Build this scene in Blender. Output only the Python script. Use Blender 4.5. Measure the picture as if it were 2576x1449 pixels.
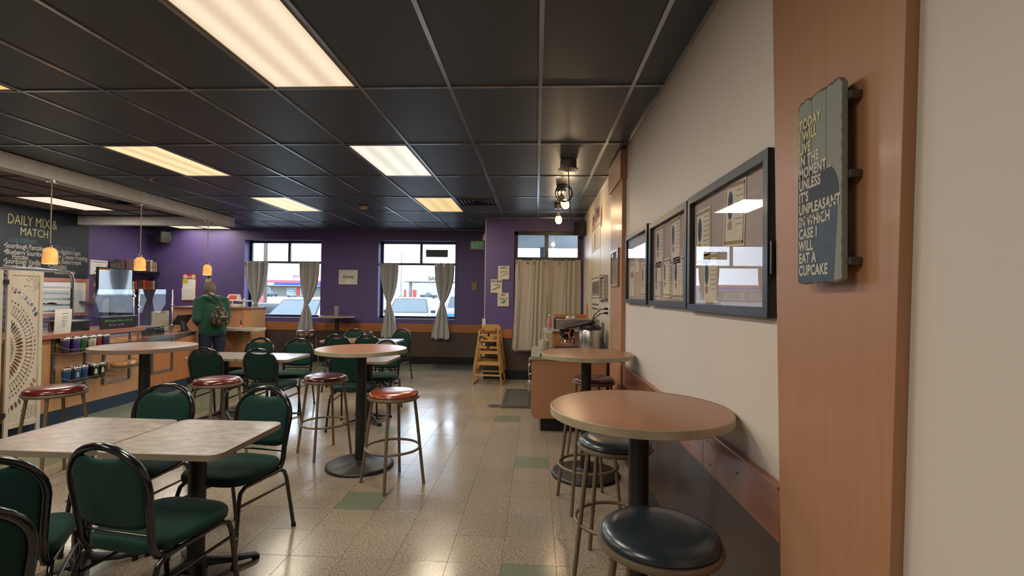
import bpy, bmesh, math, random
from mathutils import Vector, Matrix, noise as mnoise

random.seed(7)
PI = math.pi
R = math.radians
for _o in list(bpy.data.objects):
    bpy.data.objects.remove(_o, do_unlink=True)
scene = bpy.context.scene
C = scene.collection

# ---------------------------------------------------------------- camera
CAM_H = 1.5
F_PX = 1221.52
yaw, pitch, roll = .04997, .01608, .01246
fw = Vector((-math.sin(yaw) * math.cos(pitch), math.cos(yaw) * math.cos(pitch), math.sin(pitch)))
rt = Vector((math.cos(yaw), math.sin(yaw), 0))
up = rt.cross(fw)
rt2 = math.cos(roll) * rt + math.sin(roll) * up
up2 = -math.sin(roll) * rt + math.cos(roll) * up
cam_data = bpy.data.cameras.new('camera')
cam_data.sensor_fit = 'HORIZONTAL'
cam_data.sensor_width = 36
cam_data.lens = F_PX / 2576 * 36
cam_data.clip_start = .05
cam_data.clip_end = 500
cam = bpy.data.objects.new('camera', cam_data)
C.objects.link(cam)
M = Matrix((rt2, up2, -fw)).transposed().to_4x4()
M.translation = (0, 0, CAM_H)
cam.matrix_world = M
scene.camera = cam

# ---------------------------------------------------------------- world (bright overcast sky), exposure
world = bpy.data.worlds.new('overcast_sky')
scene.world = world
world.use_nodes = True
_bg = world.node_tree.nodes['Background']
_bg.inputs[0].default_value = (.70, .84, 1.0, 1)
_bg.inputs[1].default_value = 5.5
vs = scene.view_settings
vs.view_transform = 'Standard'
vs.look = 'None'
vs.exposure = 0.1
vs.gamma = 1.0
vs.use_curve_mapping = False
scene.cycles.max_bounces = 8
scene.cycles.diffuse_bounces = 4
scene.cycles.glossy_bounces = 3
scene.cycles.caustics_reflective = False
scene.cycles.caustics_refractive = False
LAMP_W = 33.0            # watts of one ceiling panel

# ---------------------------------------------------------------- helpers
class MB:
    """collects geometry of one mesh"""
    def __init__(s):
        s.v, s.f, s.m, s.cur = [], [], [], 0

    def add(s, vs_, fs):
        o = len(s.v)
        s.v += [tuple(p) for p in vs_]
        s.f += [tuple(i + o for i in f) for f in fs]
        s.m += [s.cur] * len(fs)
        return s

    def mat(s, i):
        s.cur = i
        return s

    def box(s, x0, x1, y0, y1, z0, z1):
        return s.add([(x0, y0, z0), (x1, y0, z0), (x1, y1, z0), (x0, y1, z0), (x0, y0, z1), (x1, y0, z1), (x1, y1, z1), (x0, y1, z1)],
                     [(0, 3, 2, 1), (4, 5, 6, 7), (0, 1, 5, 4), (1, 2, 6, 5), (2, 3, 7, 6), (3, 0, 4, 7)])

    def xbox(s, c, size, rx=0, ry=0, rz=0):
        m = Matrix.Translation(c) @ Matrix.Rotation(rz, 4, 'Z') @ Matrix.Rotation(ry, 4, 'Y') @ Matrix.Rotation(rx, 4, 'X')
        a, b, d = [q / 2 for q in size]
        ps = [m @ Vector(p) for p in [(-a, -b, -d), (a, -b, -d), (a, b, -d), (-a, b, -d), (-a, -b, d), (a, -b, d), (a, b, d), (-a, b, d)]]
        return s.add(ps, [(0, 3, 2, 1), (4, 5, 6, 7), (0, 1, 5, 4), (1, 2, 6, 5), (2, 3, 7, 6), (3, 0, 4, 7)])

    def bar(s, p0, p1, w, h, upv=(0, 0, 1)):
        p0, p1 = Vector(p0), Vector(p1)
        d = (p1 - p0).normalized()
        u = Vector(upv)
        sd = d.cross(u)
        if sd.length < 1e-4:
            sd = d.cross(Vector((0, 1, 0)))
        sd.normalize()
        u = sd.cross(d)
        sd, u = sd * w / 2, u * h / 2
        ps = [p0 - sd - u, p0 + sd - u, p0 + sd + u, p0 - sd + u, p1 - sd - u, p1 + sd - u, p1 + sd + u, p1 - sd + u]
        return s.add(ps, [(0, 1, 2, 3), (7, 6, 5, 4), (0, 4, 5, 1), (1, 5, 6, 2), (2, 6, 7, 3), (3, 7, 4, 0)])

    def tube(s, pts, r, n=8, closed=False, caps=True):
        pts = [Vector(p) for p in pts]
        k = len(pts)
        rs = r if isinstance(r, (list, tuple)) else [r] * k
        tans = []
        for i in range(k):
            if closed:
                t = pts[(i + 1) % k] - pts[i - 1]
            else:
                t = pts[min(i + 1, k - 1)] - pts[max(i - 1, 0)]
            tans.append(t.normalized())
        ref = Vector((0, 0, 1)) if abs(tans[0].z) < .9 else Vector((1, 0, 0))
        nrm = (ref - tans[0] * ref.dot(tans[0])).normalized()
        vs_, fs = [], []
        for i in range(k):
            nrm = (nrm - tans[i] * nrm.dot(tans[i])).normalized()
            bn = tans[i].cross(nrm)
            for j in range(n):
                a = 2 * PI * j / n
                vs_.append(pts[i] + (nrm * math.cos(a) + bn * math.sin(a)) * rs[i])
        for i in range(k if closed else k - 1):
            i2 = (i + 1) % k
            for j in range(n):
                j2 = (j + 1) % n
                fs.append((i * n + j, i * n + j2, i2 * n + j2, i2 * n + j))
        if caps and not closed:
            fs.append(tuple(range(n - 1, -1, -1)))
            fs.append(tuple((k - 1) * n + j for j in range(n)))
        return s.add(vs_, fs)

    def cyl(s, p0, p1, r0, r1=None, n=16):
        return s.tube([p0, p1], [r0, r0 if r1 is None else r1], n)

    def lathe(s, prof, n=32, c=(0, 0, 0), sx=1, sy=1, caps=True):
        vs_, fs = [], []
        k = len(prof)
        for (r, z) in prof:
            for j in range(n):
                a = 2 * PI * j / n
                vs_.append((c[0] + r * sx * math.cos(a), c[1] + r * sy * math.sin(a), c[2] + z))
        for i in range(k - 1):
            for j in range(n):
                j2 = (j + 1) % n
                fs.append((i * n + j, i * n + j2, (i + 1) * n + j2, (i + 1) * n + j))
        if caps and prof[0][0] > 1e-6:
            fs.append(tuple(range(n - 1, -1, -1)))
        if caps and prof[-1][0] > 1e-6:
            fs.append(tuple((k - 1) * n + j for j in range(n)))
        return s.add(vs_, fs)

    def loft(s, rings, caps=True, close=True):
        n = len(rings[0])
        vs_ = [p for r_ in rings for p in r_]
        fs = []
        for i in range(len(rings) - 1):
            for j in range(n if close else n - 1):
                j2 = (j + 1) % n
                fs.append((i * n + j, i * n + j2, (i + 1) * n + j2, (i + 1) * n + j))
        if caps and close:
            fs.append(tuple(range(n - 1, -1, -1)))
            fs.append(tuple((len(rings) - 1) * n + j for j in range(n)))
        return s.add(vs_, fs)

    def prism(s, outline, fn, d0, d1):
        """outline of 2-D points, fn(u, v, d) -> 3-D"""
        n = len(outline)
        vs_ = [fn(u, v, d0) for u, v in outline] + [fn(u, v, d1) for u, v in outline]
        fs = [tuple(range(n - 1, -1, -1)), tuple(range(n, 2 * n))]
        fs += [(i, (i + 1) % n, n + (i + 1) % n, n + i) for i in range(n)]
        return s.add(vs_, fs)

    def grid(s, fn, nu, nv):
        vs_ = [fn(i / nu, j / nv) for j in range(nv + 1) for i in range(nu + 1)]
        fs = [(j * (nu + 1) + i, j * (nu + 1) + i + 1, (j + 1) * (nu + 1) + i + 1, (j + 1) * (nu + 1) + i) for j in range(nv) for i in range(nu)]
        return s.add(vs_, fs)

    def build(s, name, mats, parent=None, loc=None, smooth=None, bevel=0, seg=2, fix=True, rot=None):
        me = bpy.data.meshes.new(name)
        me.from_pydata(s.v, [], s.f)
        if not isinstance(mats, (list, tuple)):
            mats = [mats]
        for m_ in mats:
            me.materials.append(m_)
        me.polygons.foreach_set('material_index', s.m)
        if fix or bevel:
            bm = bmesh.new()
            bm.from_mesh(me)
            if bevel:
                bmesh.ops.remove_doubles(bm, verts=bm.verts, dist=1e-6)
            if fix:
                bmesh.ops.recalc_face_normals(bm, faces=bm.faces)
            if bevel:
                es = [e for e in bm.edges if len(e.link_faces) == 2 and e.calc_face_angle(0) > .5]
                bmesh.ops.bevel(bm, geom=es, offset=bevel, segments=seg, profile=.5, affect='EDGES', clamp_overlap=True)
            bm.to_mesh(me)
            bm.free()
        if smooth:
            me.polygons.foreach_set('use_smooth', [True] * len(me.polygons))
            me.set_sharp_from_angle(angle=R(smooth))
        me.update()
        o = bpy.data.objects.new(name, me)
        C.objects.link(o)
        if parent:
            o.parent = parent
        if loc:
            o.location = loc
        if rot:
            o.rotation_euler = rot
        return o


def tag(o, label, cat, group=None):
    o['label'] = label
    o['category'] = cat
    if group:
        o['group'] = group
    return o


def thing(name, label, cat, loc=(0, 0, 0), rz=0, group=None):
    o = bpy.data.objects.new(name, None)
    o.empty_display_size = .1
    C.objects.link(o)
    o.location = loc
    o.rotation_euler = (0, 0, rz)
    return tag(o, label, cat, group)


def struct(o):
    o['kind'] = 'structure'
    return o


def stuff(o):
    o['kind'] = 'stuff'
    return o


KIDS = {}
def copy_tree(root, label, loc, rz=0, group=None):
    r = root.copy()
    C.objects.link(r)
    r.location = loc
    r.rotation_euler = (0, 0, rz)
    r['label'] = label
    if group:
        r['group'] = group
    kids = KIDS.setdefault(root.name, [(c, list(c.children)) for c in root.children])
    for ch, gr in kids:
        c = ch.copy()
        C.objects.link(c)
        c.parent = r
        for g in gr:
            d = g.copy()
            C.objects.link(d)
            d.parent = c
    return r


def inst(o, loc, parent=None, rot=None, scale=None):
    c = o.copy()
    C.objects.link(c)
    c.location = loc
    if parent:
        c.parent = parent
    if rot:
        c.rotation_euler = rot
    if scale:
        c.scale = scale
    return c


def text(body, name, m_, parent, loc, rot, size, sx=1.0, align='CENTER', ext=.0006, bold=0.0, shear=0.0, sp=1.0, lsp=1.0):
    cu = bpy.data.curves.new(name, 'FONT')
    cu.body = body
    cu.size = size
    cu.align_x = align
    cu.extrude = ext
    cu.offset = bold
    cu.shear = shear
    cu.space_character = sp
    cu.space_line = lsp
    cu.resolution_u = 3
    t = bpy.data.objects.new(name, cu)
    C.objects.link(t)
    dg = bpy.context.evaluated_depsgraph_get()
    me = bpy.data.meshes.new_from_object(t.evaluated_get(dg))
    bpy.data.objects.remove(t, do_unlink=True)
    me.materials.clear()
    me.materials.append(m_)
    o = bpy.data.objects.new(name, me)
    C.objects.link(o)
    o.scale = (sx, 1, 1)
    o.location = loc
    o.rotation_euler = rot
    if parent:
        o.parent = parent
    return o


TXT_BACK = (PI / 2, 0, 0)            # reads from -Y
TXT_RIGHT = (PI / 2, 0, -PI / 2)     # on a wall facing -X
TXT_LEFT = (PI / 2, 0, PI / 2)       # on a wall facing +X

# ---------------------------------------------------------------- materials
MATS = {}
def mat(name, col, rough=.5, metal=0.0, spec=.5, c2=None, nscale=8, stretch=(1, 1, 1), lo=.35, hi=.65, bump=0, bscale=60, bdist=.002,
        coat=0, sheen=0, emit=0, detail=4, rvar=0, alpha=None, trans=0):
    if name in MATS:
        return MATS[name]
    m_ = bpy.data.materials.new(name)
    m_.use_nodes = True
    nt = m_.node_tree
    b = nt.nodes['Principled BSDF']
    N, L = nt.nodes.new, nt.links.new
    b.inputs['Base Color'].default_value = (*col, 1)
    b.inputs['Roughness'].default_value = rough
    b.inputs['Metallic'].default_value = metal
    b.inputs['Specular IOR Level'].default_value = spec
    b.inputs['Coat Weight'].default_value = coat
    b.inputs['Coat Roughness'].default_value = .12
    b.inputs['Sheen Weight'].default_value = sheen
    b.inputs['Transmission Weight'].default_value = trans
    tc = N('ShaderNodeTexCoord')
    mp = N('ShaderNodeMapping')
    mp.inputs['Scale'].default_value = stretch
    L(tc.outputs['Object'], mp.inputs['Vector'])
    nz = N('ShaderNodeTexNoise')
    nz.inputs['Scale'].default_value = nscale
    nz.inputs['Detail'].default_value = detail
    L(mp.outputs[0], nz.inputs['Vector'])
    if c2 is None:
        c2 = tuple(x * .88 for x in col)
    rp = N('ShaderNodeValToRGB')
    rp.color_ramp.elements[0].position = lo
    rp.color_ramp.elements[1].position = hi
    rp.color_ramp.elements[0].color = (*c2, 1)
    rp.color_ramp.elements[1].color = (*col, 1)
    L(nz.outputs['Fac'], rp.inputs[0])
    L(rp.outputs[0], b.inputs['Base Color'])
    if emit:
        L(rp.outputs[0], b.inputs['Emission Color'])
        b.inputs['Emission Strength'].default_value = emit
    if rvar:
        mr = N('ShaderNodeMapRange')
        mr.inputs['To Min'].default_value = max(0, rough - rvar)
        mr.inputs['To Max'].default_value = rough + rvar
        L(nz.outputs['Fac'], mr.inputs['Value'])
        L(mr.outputs[0], b.inputs['Roughness'])
    if bump:
        n2 = N('ShaderNodeTexNoise')
        n2.inputs['Scale'].default_value = bscale
        n2.inputs['Detail'].default_value = 2
        L(mp.outputs[0], n2.inputs['Vector'])
        bp = N('ShaderNodeBump')
        bp.inputs['Strength'].default_value = bump
        bp.inputs['Distance'].default_value = bdist
        L(n2.outputs['Fac'], bp.inputs['Height'])
        L(bp.outputs[0], b.inputs['Normal'])
    MATS[name] = m_
    return m_


def flat(name, col, rough=.6, metal=0.0, spec=.4):
    return mat(name, col, rough, metal, spec, c2=tuple(x * .93 for x in col), nscale=14)


def glass(name, tint=(1, 1, 1), ior=1.5, extra=0.0):
    """thin pane: clear with mirror reflection growing at glancing angles"""
    m_ = bpy.data.materials.new(name)
    m_.use_nodes = True
    nt = m_.node_tree
    nt.nodes.clear()
    N, L = nt.nodes.new, nt.links.new
    out = N('ShaderNodeOutputMaterial')
    mx = N('ShaderNodeMixShader')
    tr = N('ShaderNodeBsdfTransparent')
    tr.inputs[0].default_value = (*tint, 1)
    gl = N('ShaderNodeBsdfGlossy')
    gl.inputs['Roughness'].default_value = 0.004
    lw = N('ShaderNodeLayerWeight')
    lw.inputs['Blend'].default_value = .5
    pw = N('ShaderNodeMath')
    pw.operation = 'POWER'
    pw.inputs[1].default_value = 5
    L(lw.outputs['Facing'], pw.inputs[0])
    f0 = ((ior - 1) / (ior + 1)) ** 2 + extra
    ad = N('ShaderNodeMath')
    ad.operation = 'MULTIPLY_ADD'
    ad.inputs[1].default_value = 1 - f0
    ad.inputs[2].default_value = f0
    L(pw.outputs[0], ad.inputs[0])
    L(ad.outputs[0], mx.inputs[0])
    L(tr.outputs[0], mx.inputs[1])
    L(gl.outputs[0], mx.inputs[2])
    L(mx.outputs[0], out.inputs[0])
    MATS[name] = m_
    return m_


def wood(name, c1, c2, rough=.35, axis='z', scale=1.0, coat=.2):
    st = {'z': (14, 14, .7), 'y': (14, .7, 14), 'x': (.7, 14, 14)}[axis]
    return mat(name, c1, rough, c2=c2, nscale=3.0 * scale, stretch=st, lo=.3, hi=.7, detail=5, coat=coat)


m_purple = mat('purple_paint', (.098, .066, .208), .5, c2=(.090, .060, .192), nscale=2, bump=.15, bscale=180)
m_beige = mat('warm_grey_paint', (.69, .62, .555), .6, c2=(.665, .595, .53), nscale=1.5, bump=.15, bscale=160)
m_cream = mat('cream_paint', (.66, .60, .50), .38, c2=(.63, .57, .475), nscale=1.5, bump=.12, bscale=160)
m_soffit = mat('soffit_paint', (.74, .71, .69), .7)
m_wains = mat('dark_brown_paint', (.074, .053, .045), .33, c2=(.062, .045, .038), nscale=5, stretch=(1, 1, .3), bump=.2, bscale=120)
m_base = flat('black_vinyl_base', (.012, .012, .016), .35)
m_bluebase = flat('navy_vinyl_base', (.022, .040, .075), .4)
m_rail = wood('red_brown_rail', (.33, .125, .062), (.26, .09, .046), .28, 'y')
m_railx = wood('orange_brown_rail', (.40, .155, .06), (.32, .115, .046), .28, 'x')
m_panel = wood('maple_panel', (.44, .225, .12), (.405, .20, .105), .42, 'z', 1.0, .05)
m_counter = wood('light_maple', (.56, .30, .15), (.50, .25, .12), .35, 'z')
m_counter2 = wood('orange_maple', (.50, .20, .075), (.42, .155, .055), .35, 'z')
m_cap = wood('pinkish_ledge', (.36, .155, .10), (.30, .12, .075), .3, 'y')
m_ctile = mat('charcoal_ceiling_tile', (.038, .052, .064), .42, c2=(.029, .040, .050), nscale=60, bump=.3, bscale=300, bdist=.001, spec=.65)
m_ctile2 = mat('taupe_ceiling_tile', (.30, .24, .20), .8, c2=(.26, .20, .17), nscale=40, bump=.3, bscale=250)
m_grid = mat('grey_ceiling_grid', (.46, .50, .55), .2, metal=.85, spec=.8)
m_navyframe = flat('dark_bronze_frame', (.020, .022, .030), .35)
m_glasspane = glass('clear_glass')
m_guard = glass('guard_glass', (.93, .97, .98), 1.5, .05)
m_picglass = glass('picture_glass', (1, 1, 1), 1.5, .02)
m_chrome = mat('chrome', (.75, .75, .76), .12, metal=1, rvar=.05)
m_steel = mat('brushed_steel', (.52, .50, .48), .3, metal=1, stretch=(1, 1, 20), nscale=20, c2=(.42, .40, .38))
m_alum = mat('aluminium', (.50, .51, .53), .35, metal=1)
m_black = flat('black_plastic', (.010, .010, .011), .4)
m_gloss = mat('black_gloss_tube', (.008, .008, .010), .16, spec=.6, coat=.3)
m_iron = mat('black_iron', (.014, .014, .014), .42, bump=.2, bscale=200)
m_white = flat('white_enamel', (.78, .77, .74), .45)
m_paper = flat('white_paper', (.80, .78, .75), .75)
m_ink = flat('black_ink', (.02, .02, .02), .8)
m_fabric = mat('green_upholstery', (.0045, .036, .029), .85, c2=(.0035, .028, .023), nscale=260, bump=.5, bscale=420, bdist=.001, sheen=.06, spec=.25)
m_curtain = mat('taupe_curtain', (.42, .37, .31), .85, c2=(.38, .335, .28), nscale=90, bump=.3, bscale=300, bdist=.001, sheen=.2)
m_curtain_b = mat('grey_curtain', (.42, .42, .425), .85, c2=(.38, .38, .385), nscale=90, bump=.3, bscale=300, bdist=.001, sheen=.2)
m_laminate = mat('mottled_grey_laminate', (.30, .255, .22), .3, c2=(.185, .16, .145), nscale=14, lo=.38, hi=.62, detail=8, stretch=(1, 1.8, 1))
m_lamedge = flat('taupe_table_edge', (.30, .245, .19), .4)
m_bartop = wood('orange_wood_laminate', (.37, .165, .085), (.325, .14, .068), .3, 'x', 1.0, 0)
m_baredge = mat('khaki_table_edge', (.42, .36, .245), .4, c2=(.33, .28, .19), nscale=9)
m_bartop2 = wood('brown_grey_laminate', (.27, .185, .14), (.23, .155, .115), .28, 'x', 1.0, 0)
m_baredge2 = flat('brown_table_edge', (.22, .17, .13), .3)
m_vinyl_red = mat('oxblood_vinyl', (.115, .012, .011), .22, spec=.6, c2=(.095, .010, .010), bump=.1, bscale=60)
m_vinyl_rust = mat('rust_vinyl', (.26, .050, .016), .22, spec=.6, c2=(.22, .04, .014), bump=.1, bscale=60)
m_vinyl_plum = mat('plum_vinyl', (.080, .014, .020), .22, spec=.6, c2=(.065, .012, .018), bump=.1, bscale=60)
m_vinyl_blue = mat('slate_blue_vinyl', (.020, .031, .040), .26, spec=.6, c2=(.016, .026, .034), bump=.1, bscale=60)
m_taupe = flat('taupe_metal', (.20, .155, .11), .35, 0.3)
m_oak = wood('honey_oak', (.52, .30, .095), (.42, .22, .06), .35, 'z', 2)
m_brick = flat('red_plastic', (.5, .04, .03), .4)
# ================================================================= STRUCTURE
ZC = 2.898
BW, DW, RW, LW, FWY = 10.44, 8.73, .84, -8.65, -3.0
GX, GY = .0124, 3.2289          # origin of the ceiling grid, cells .6096 x 1.2192
SX, SY = .6096, 1.2192
TX, TY, TS = -.177, 2.735, .3048

# ---- floor: tiles one by one
def tile_material(name, base, dark, light):
    m_ = bpy.data.materials.new(name)
    m_.use_nodes = True
    nt = m_.node_tree
    b = nt.nodes['Principled BSDF']
    N, L = nt.nodes.new, nt.links.new
    geo = N('ShaderNodeNewGeometry')
    nz = N('ShaderNodeTexNoise')
    nz.inputs['Scale'].default_value = 95
    nz.inputs['Detail'].default_value = 3
    nz.inputs['Roughness'].default_value = .7
    L(geo.outputs['Position'], nz.inputs['Vector'])
    rp = N('ShaderNodeValToRGB')
    e = rp.color_ramp.elements
    e[0].position, e[0].color = .36, (*dark, 1)
    e[1].position, e[1].color = .46, (*base, 1)
    n_ = e.new(.54); n_.color = (*base, 1)
    n_ = e.new(.66); n_.color = (*light, 1)
    L(nz.outputs['Fac'], rp.inputs[0])
    oi = N('ShaderNodeObjectInfo')
    mr = N('ShaderNodeMapRange')
    mr.inputs['To Min'].default_value = .93
    mr.inputs['To Max'].default_value = 1.05
    L(oi.outputs['Random'], mr.inputs['Value'])
    big = N('ShaderNodeTexNoise')
    big.inputs['Scale'].default_value = 1.3
    L(geo.outputs['Position'], big.inputs['Vector'])
    hs = N('ShaderNodeHueSaturation')
    L(rp.outputs[0], hs.inputs['Color'])
    L(mr.outputs[0], hs.inputs['Value'])
    L(hs.outputs[0], b.inputs['Base Color'])
    m2 = N('ShaderNodeMapRange')
    m2.inputs['From Min'].default_value = .3
    m2.inputs['From Max'].default_value = .7
    m2.inputs['To Min'].default_value = .13
    m2.inputs['To Max'].default_value = .24
    L(big.outputs['Fac'], m2.inputs['Value'])
    L(m2.outputs[0], b.inputs['Roughness'])
    w = N('ShaderNodeTexNoise')
    w.inputs['Scale'].default_value = 9
    w.inputs['Detail'].default_value = 3
    L(geo.outputs['Position'], w.inputs['Vector'])
    bp = N('ShaderNodeBump')
    bp.inputs['Strength'].default_value = .12
    bp.inputs['Distance'].default_value = .005
    L(w.outputs['Fac'], bp.inputs['Height'])
    L(bp.outputs[0], b.inputs['Normal'])
    b.inputs['Specular IOR Level'].default_value = .42
    return m_

m_tile = tile_material('speckled_tan_tile', (.315, .255, .19), (.09, .062, .042), (.46, .39, .30))
m_tileg = tile_material('sage_green_tile', (.185, .205, .145), (.15, .17, .12), (.225, .24, .175))
m_joint = flat('dark_joint', (.12, .095, .07), .8)
floor = struct(MB().box(LW - .2, RW + .2, FWY - .2, BW + .2, -.08, -.004).build('floor', m_joint))
SCAT = {(0, -1), (0, 5), (-1, 10), (-4, 2), (0, 17), (-5, 8), (-9, 6), (-8, -1)}
def is_green(kx, ky):
    x, y = TX + TS * (kx + .5), TY + TS * (ky + .5)
    return x < -4.139 or y > 9.44 or (kx, ky) in SCAT
def tile_mesh(m_):
    a = TS / 2 - .0006
    bm_ = MB().box(-a, a, -a, a, -.005, 0)
    o = bm_.build('floor_tile', m_, bevel=.0008, seg=1)
    me = o.data
    bpy.data.objects.remove(o)
    return me
tme, tmeg = tile_mesh(m_tile), tile_mesh(m_tileg)
cells = []
for kx in range(-29, 4):
    for ky in range(-19, 26):
        x, y = TX + TS * (kx + .5), TY + TS * (ky + .5)
        if x - TS / 2 > RW or y - TS / 2 > BW or x + TS / 2 < LW or y + TS / 2 < FWY:
            continue
        w_ = -1
        if y > 1.2:
            q = Vector((x, y, -CAM_H))
            d = q.dot(fw)
            if d > .3 and abs(q.dot(rt2) / d) < 1.07 and abs(q.dot(up2) / d) < .62 and x > -5.45:
                w_ = 1 / d ** 3
        cells.append((w_, kx, ky, x, y))
cells.sort(reverse=True)
rest = MB()
for n_, (w_, kx, ky, x, y) in enumerate(cells):
    g_ = is_green(kx, ky)
    if n_ < 300 and w_ > 0:
        o = bpy.data.objects.new('floor_tile', tmeg if g_ else tme)
        C.objects.link(o)
        o.parent = floor
        o.location = (x, y, random.uniform(-.0005, .0005))
        o.rotation_euler = (random.uniform(-.002, .002), random.uniform(-.002, .002), 0)
    else:
        a = TS / 2 - .0006
        rest.mat(1 if g_ else 0).box(x - a, x + a, y - a, y + a, -.005, random.uniform(-.0004, .0004))
stuff(rest.build('floor_tiles_beyond', [m_tile, m_tileg], floor, fix=False))

# ---- ceiling: slab, tiles, T-bars
ceiling = struct(MB().box(LW - .2, RW + .2, FWY - .2, BW + .2, ZC + .08, ZC + .2).build('ceiling', m_black))
def soffit_x(y):
    return -5.40 - .066 * (y - 4.6)
LIGHTS = {}                       # (i, j) of the lower corner -> kind
for ij, kd in {(-3, -1): 'cream', (-3, 1): 'white', (-3, 3): 'yellow', (-7, -1): 'yellow', (-7, 1): 'amber', (-7, 3): 'peach',
               (-13, 3): 'pink', (-13, 5): 'pale', (-12, 5): 'pale', (-13, 1): 'pink', (-3, -3): 'cream', (-7, -3): 'cream'}.items():  # last two panels are unseen behind the camera, added as fill light
    LIGHTS[ij] = kd
VENTS = {(-2, 3), (-11, 3)}
ctm, ctm2 = None, None
for i in range(-15, 2):
    for j in range(-6, 6):
        x0, y0 = GX + SX * i, GY + SY * j
        x1, y1 = min(x0 + SX, RW), min(y0 + SY, BW)
        x0, y0 = max(x0, LW), max(y0, FWY)
        if x1 - x0 < .05 or y1 - y0 < .05 or (i, j) in LIGHTS or (i, j) in VENTS:
            continue
        b_ = .010
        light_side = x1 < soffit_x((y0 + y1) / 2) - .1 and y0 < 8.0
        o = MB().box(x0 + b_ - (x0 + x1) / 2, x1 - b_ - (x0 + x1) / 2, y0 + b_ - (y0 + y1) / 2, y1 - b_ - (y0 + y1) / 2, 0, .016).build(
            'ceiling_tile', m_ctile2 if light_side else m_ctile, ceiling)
        o.location = ((x0 + x1) / 2, (y0 + y1) / 2, ZC + .009)
for i in range(-14, 2):
    x = GX + SX * i
    dark = x < -5.6
    MB().box(x - .0125, x + .0125, FWY, BW, ZC - .001, ZC + .008).box(x - .003, x + .003, FWY, BW, ZC + .008, ZC + .04).build(
        'grid_bar', m_iron if dark else m_grid, ceiling)
for j in range(-5, 6):
    y = GY + SY * j
    xs = soffit_x(y) - .1
    MB().box(xs, RW, y - .0125, y + .0125, ZC, ZC + .0085).build('grid_bar', m_grid, ceiling)
    MB().box(LW, xs, y - .0125, y + .0125, ZC, ZC + .0085).build('grid_bar', m_iron, ceiling)
MB().box(RW - .022, RW, FWY, DW, ZC - .002, ZC + .03).box(-.92, RW, DW - .02, DW, ZC - .002, ZC + .03).box(
    LW, -.92, BW - .02, BW, ZC - .002, ZC + .03).build('edge_angle', m_grid, ceiling)

# ---- troffer light panels set into the grid (thing: frame, diffuser)
TINT = {'cream': ((.93, .76, .54), (.70, .54, .37)), 'white': ((.92, .89, .78), (.72, .69, .58)), 'yellow': ((.84, .60, .24), (.72, .48, .17)),
        'amber': ((1.0, .80, .42), (.78, .56, .30)), 'peach': ((1.0, .84, .52), (.90, .68, .38)), 'pink': ((1.0, .86, .70), (.9, .72, .55)),
        'pale': ((1.0, .92, .62), (.95, .82, .48))}
LAMPCOL = {'cream': (1, .90, .76), 'white': (1, .96, .88), 'yellow': (1, .86, .64), 'amber': (1, .88, .68), 'peach': (1, .90, .72),
           'pink': (1, .90, .78), 'pale': (1, .92, .78)}
def diffuser_mat(kd):
    nm = 'diffuser_' + kd
    if nm in MATS:
        return MATS[nm]
    m_ = bpy.data.materials.new(nm)
    m_.use_nodes = True
    nt = m_.node_tree
    b = nt.nodes['Principled BSDF']
    N, L = nt.nodes.new, nt.links.new
    tc = N('ShaderNodeTexCoord')
    sp = N('ShaderNodeSeparateXYZ')
    L(tc.outputs['Object'], sp.inputs[0])
    def math_(op, a, bb=None):
        q = N('ShaderNodeMath')
        q.operation = op
        for k, v in enumerate((a, bb)):
            if v is None:
                continue
            if isinstance(v, (int, float)):
                q.inputs[k].default_value = v
            else:
                L(v, q.inputs[k])
        return q.outputs[0]
    # two pairs of tubes behind a prismatic sheet
    tubes = math_('ADD', math_('MULTIPLY', math_('COSINE', math_('MULTIPLY', sp.outputs[0], 2 * PI / .2)), .5), .5)
    ends = math_('SUBTRACT', 1.0, math_('POWER', math_('MULTIPLY', math_('ABSOLUTE', sp.outputs[1]), 1 / .61), 14))
    fac = math_('MULTIPLY', tubes, ends)
    rp = N('ShaderNodeValToRGB')
    rp.color_ramp.elements[0].color = (*TINT[kd][1], 1)
    rp.color_ramp.elements[1].color = (*TINT[kd][0], 1)
    L(fac, rp.inputs[0])
    L(rp.outputs[0], b.inputs['Emission Color'])
    b.inputs['Emission Strength'].default_value = 1.0
    b.inputs['Base Color'].default_value = (.25, .23, .2, 1)
    b.inputs['Roughness'].default_value = .35
    MATS[nm] = m_
    return m_

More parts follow.
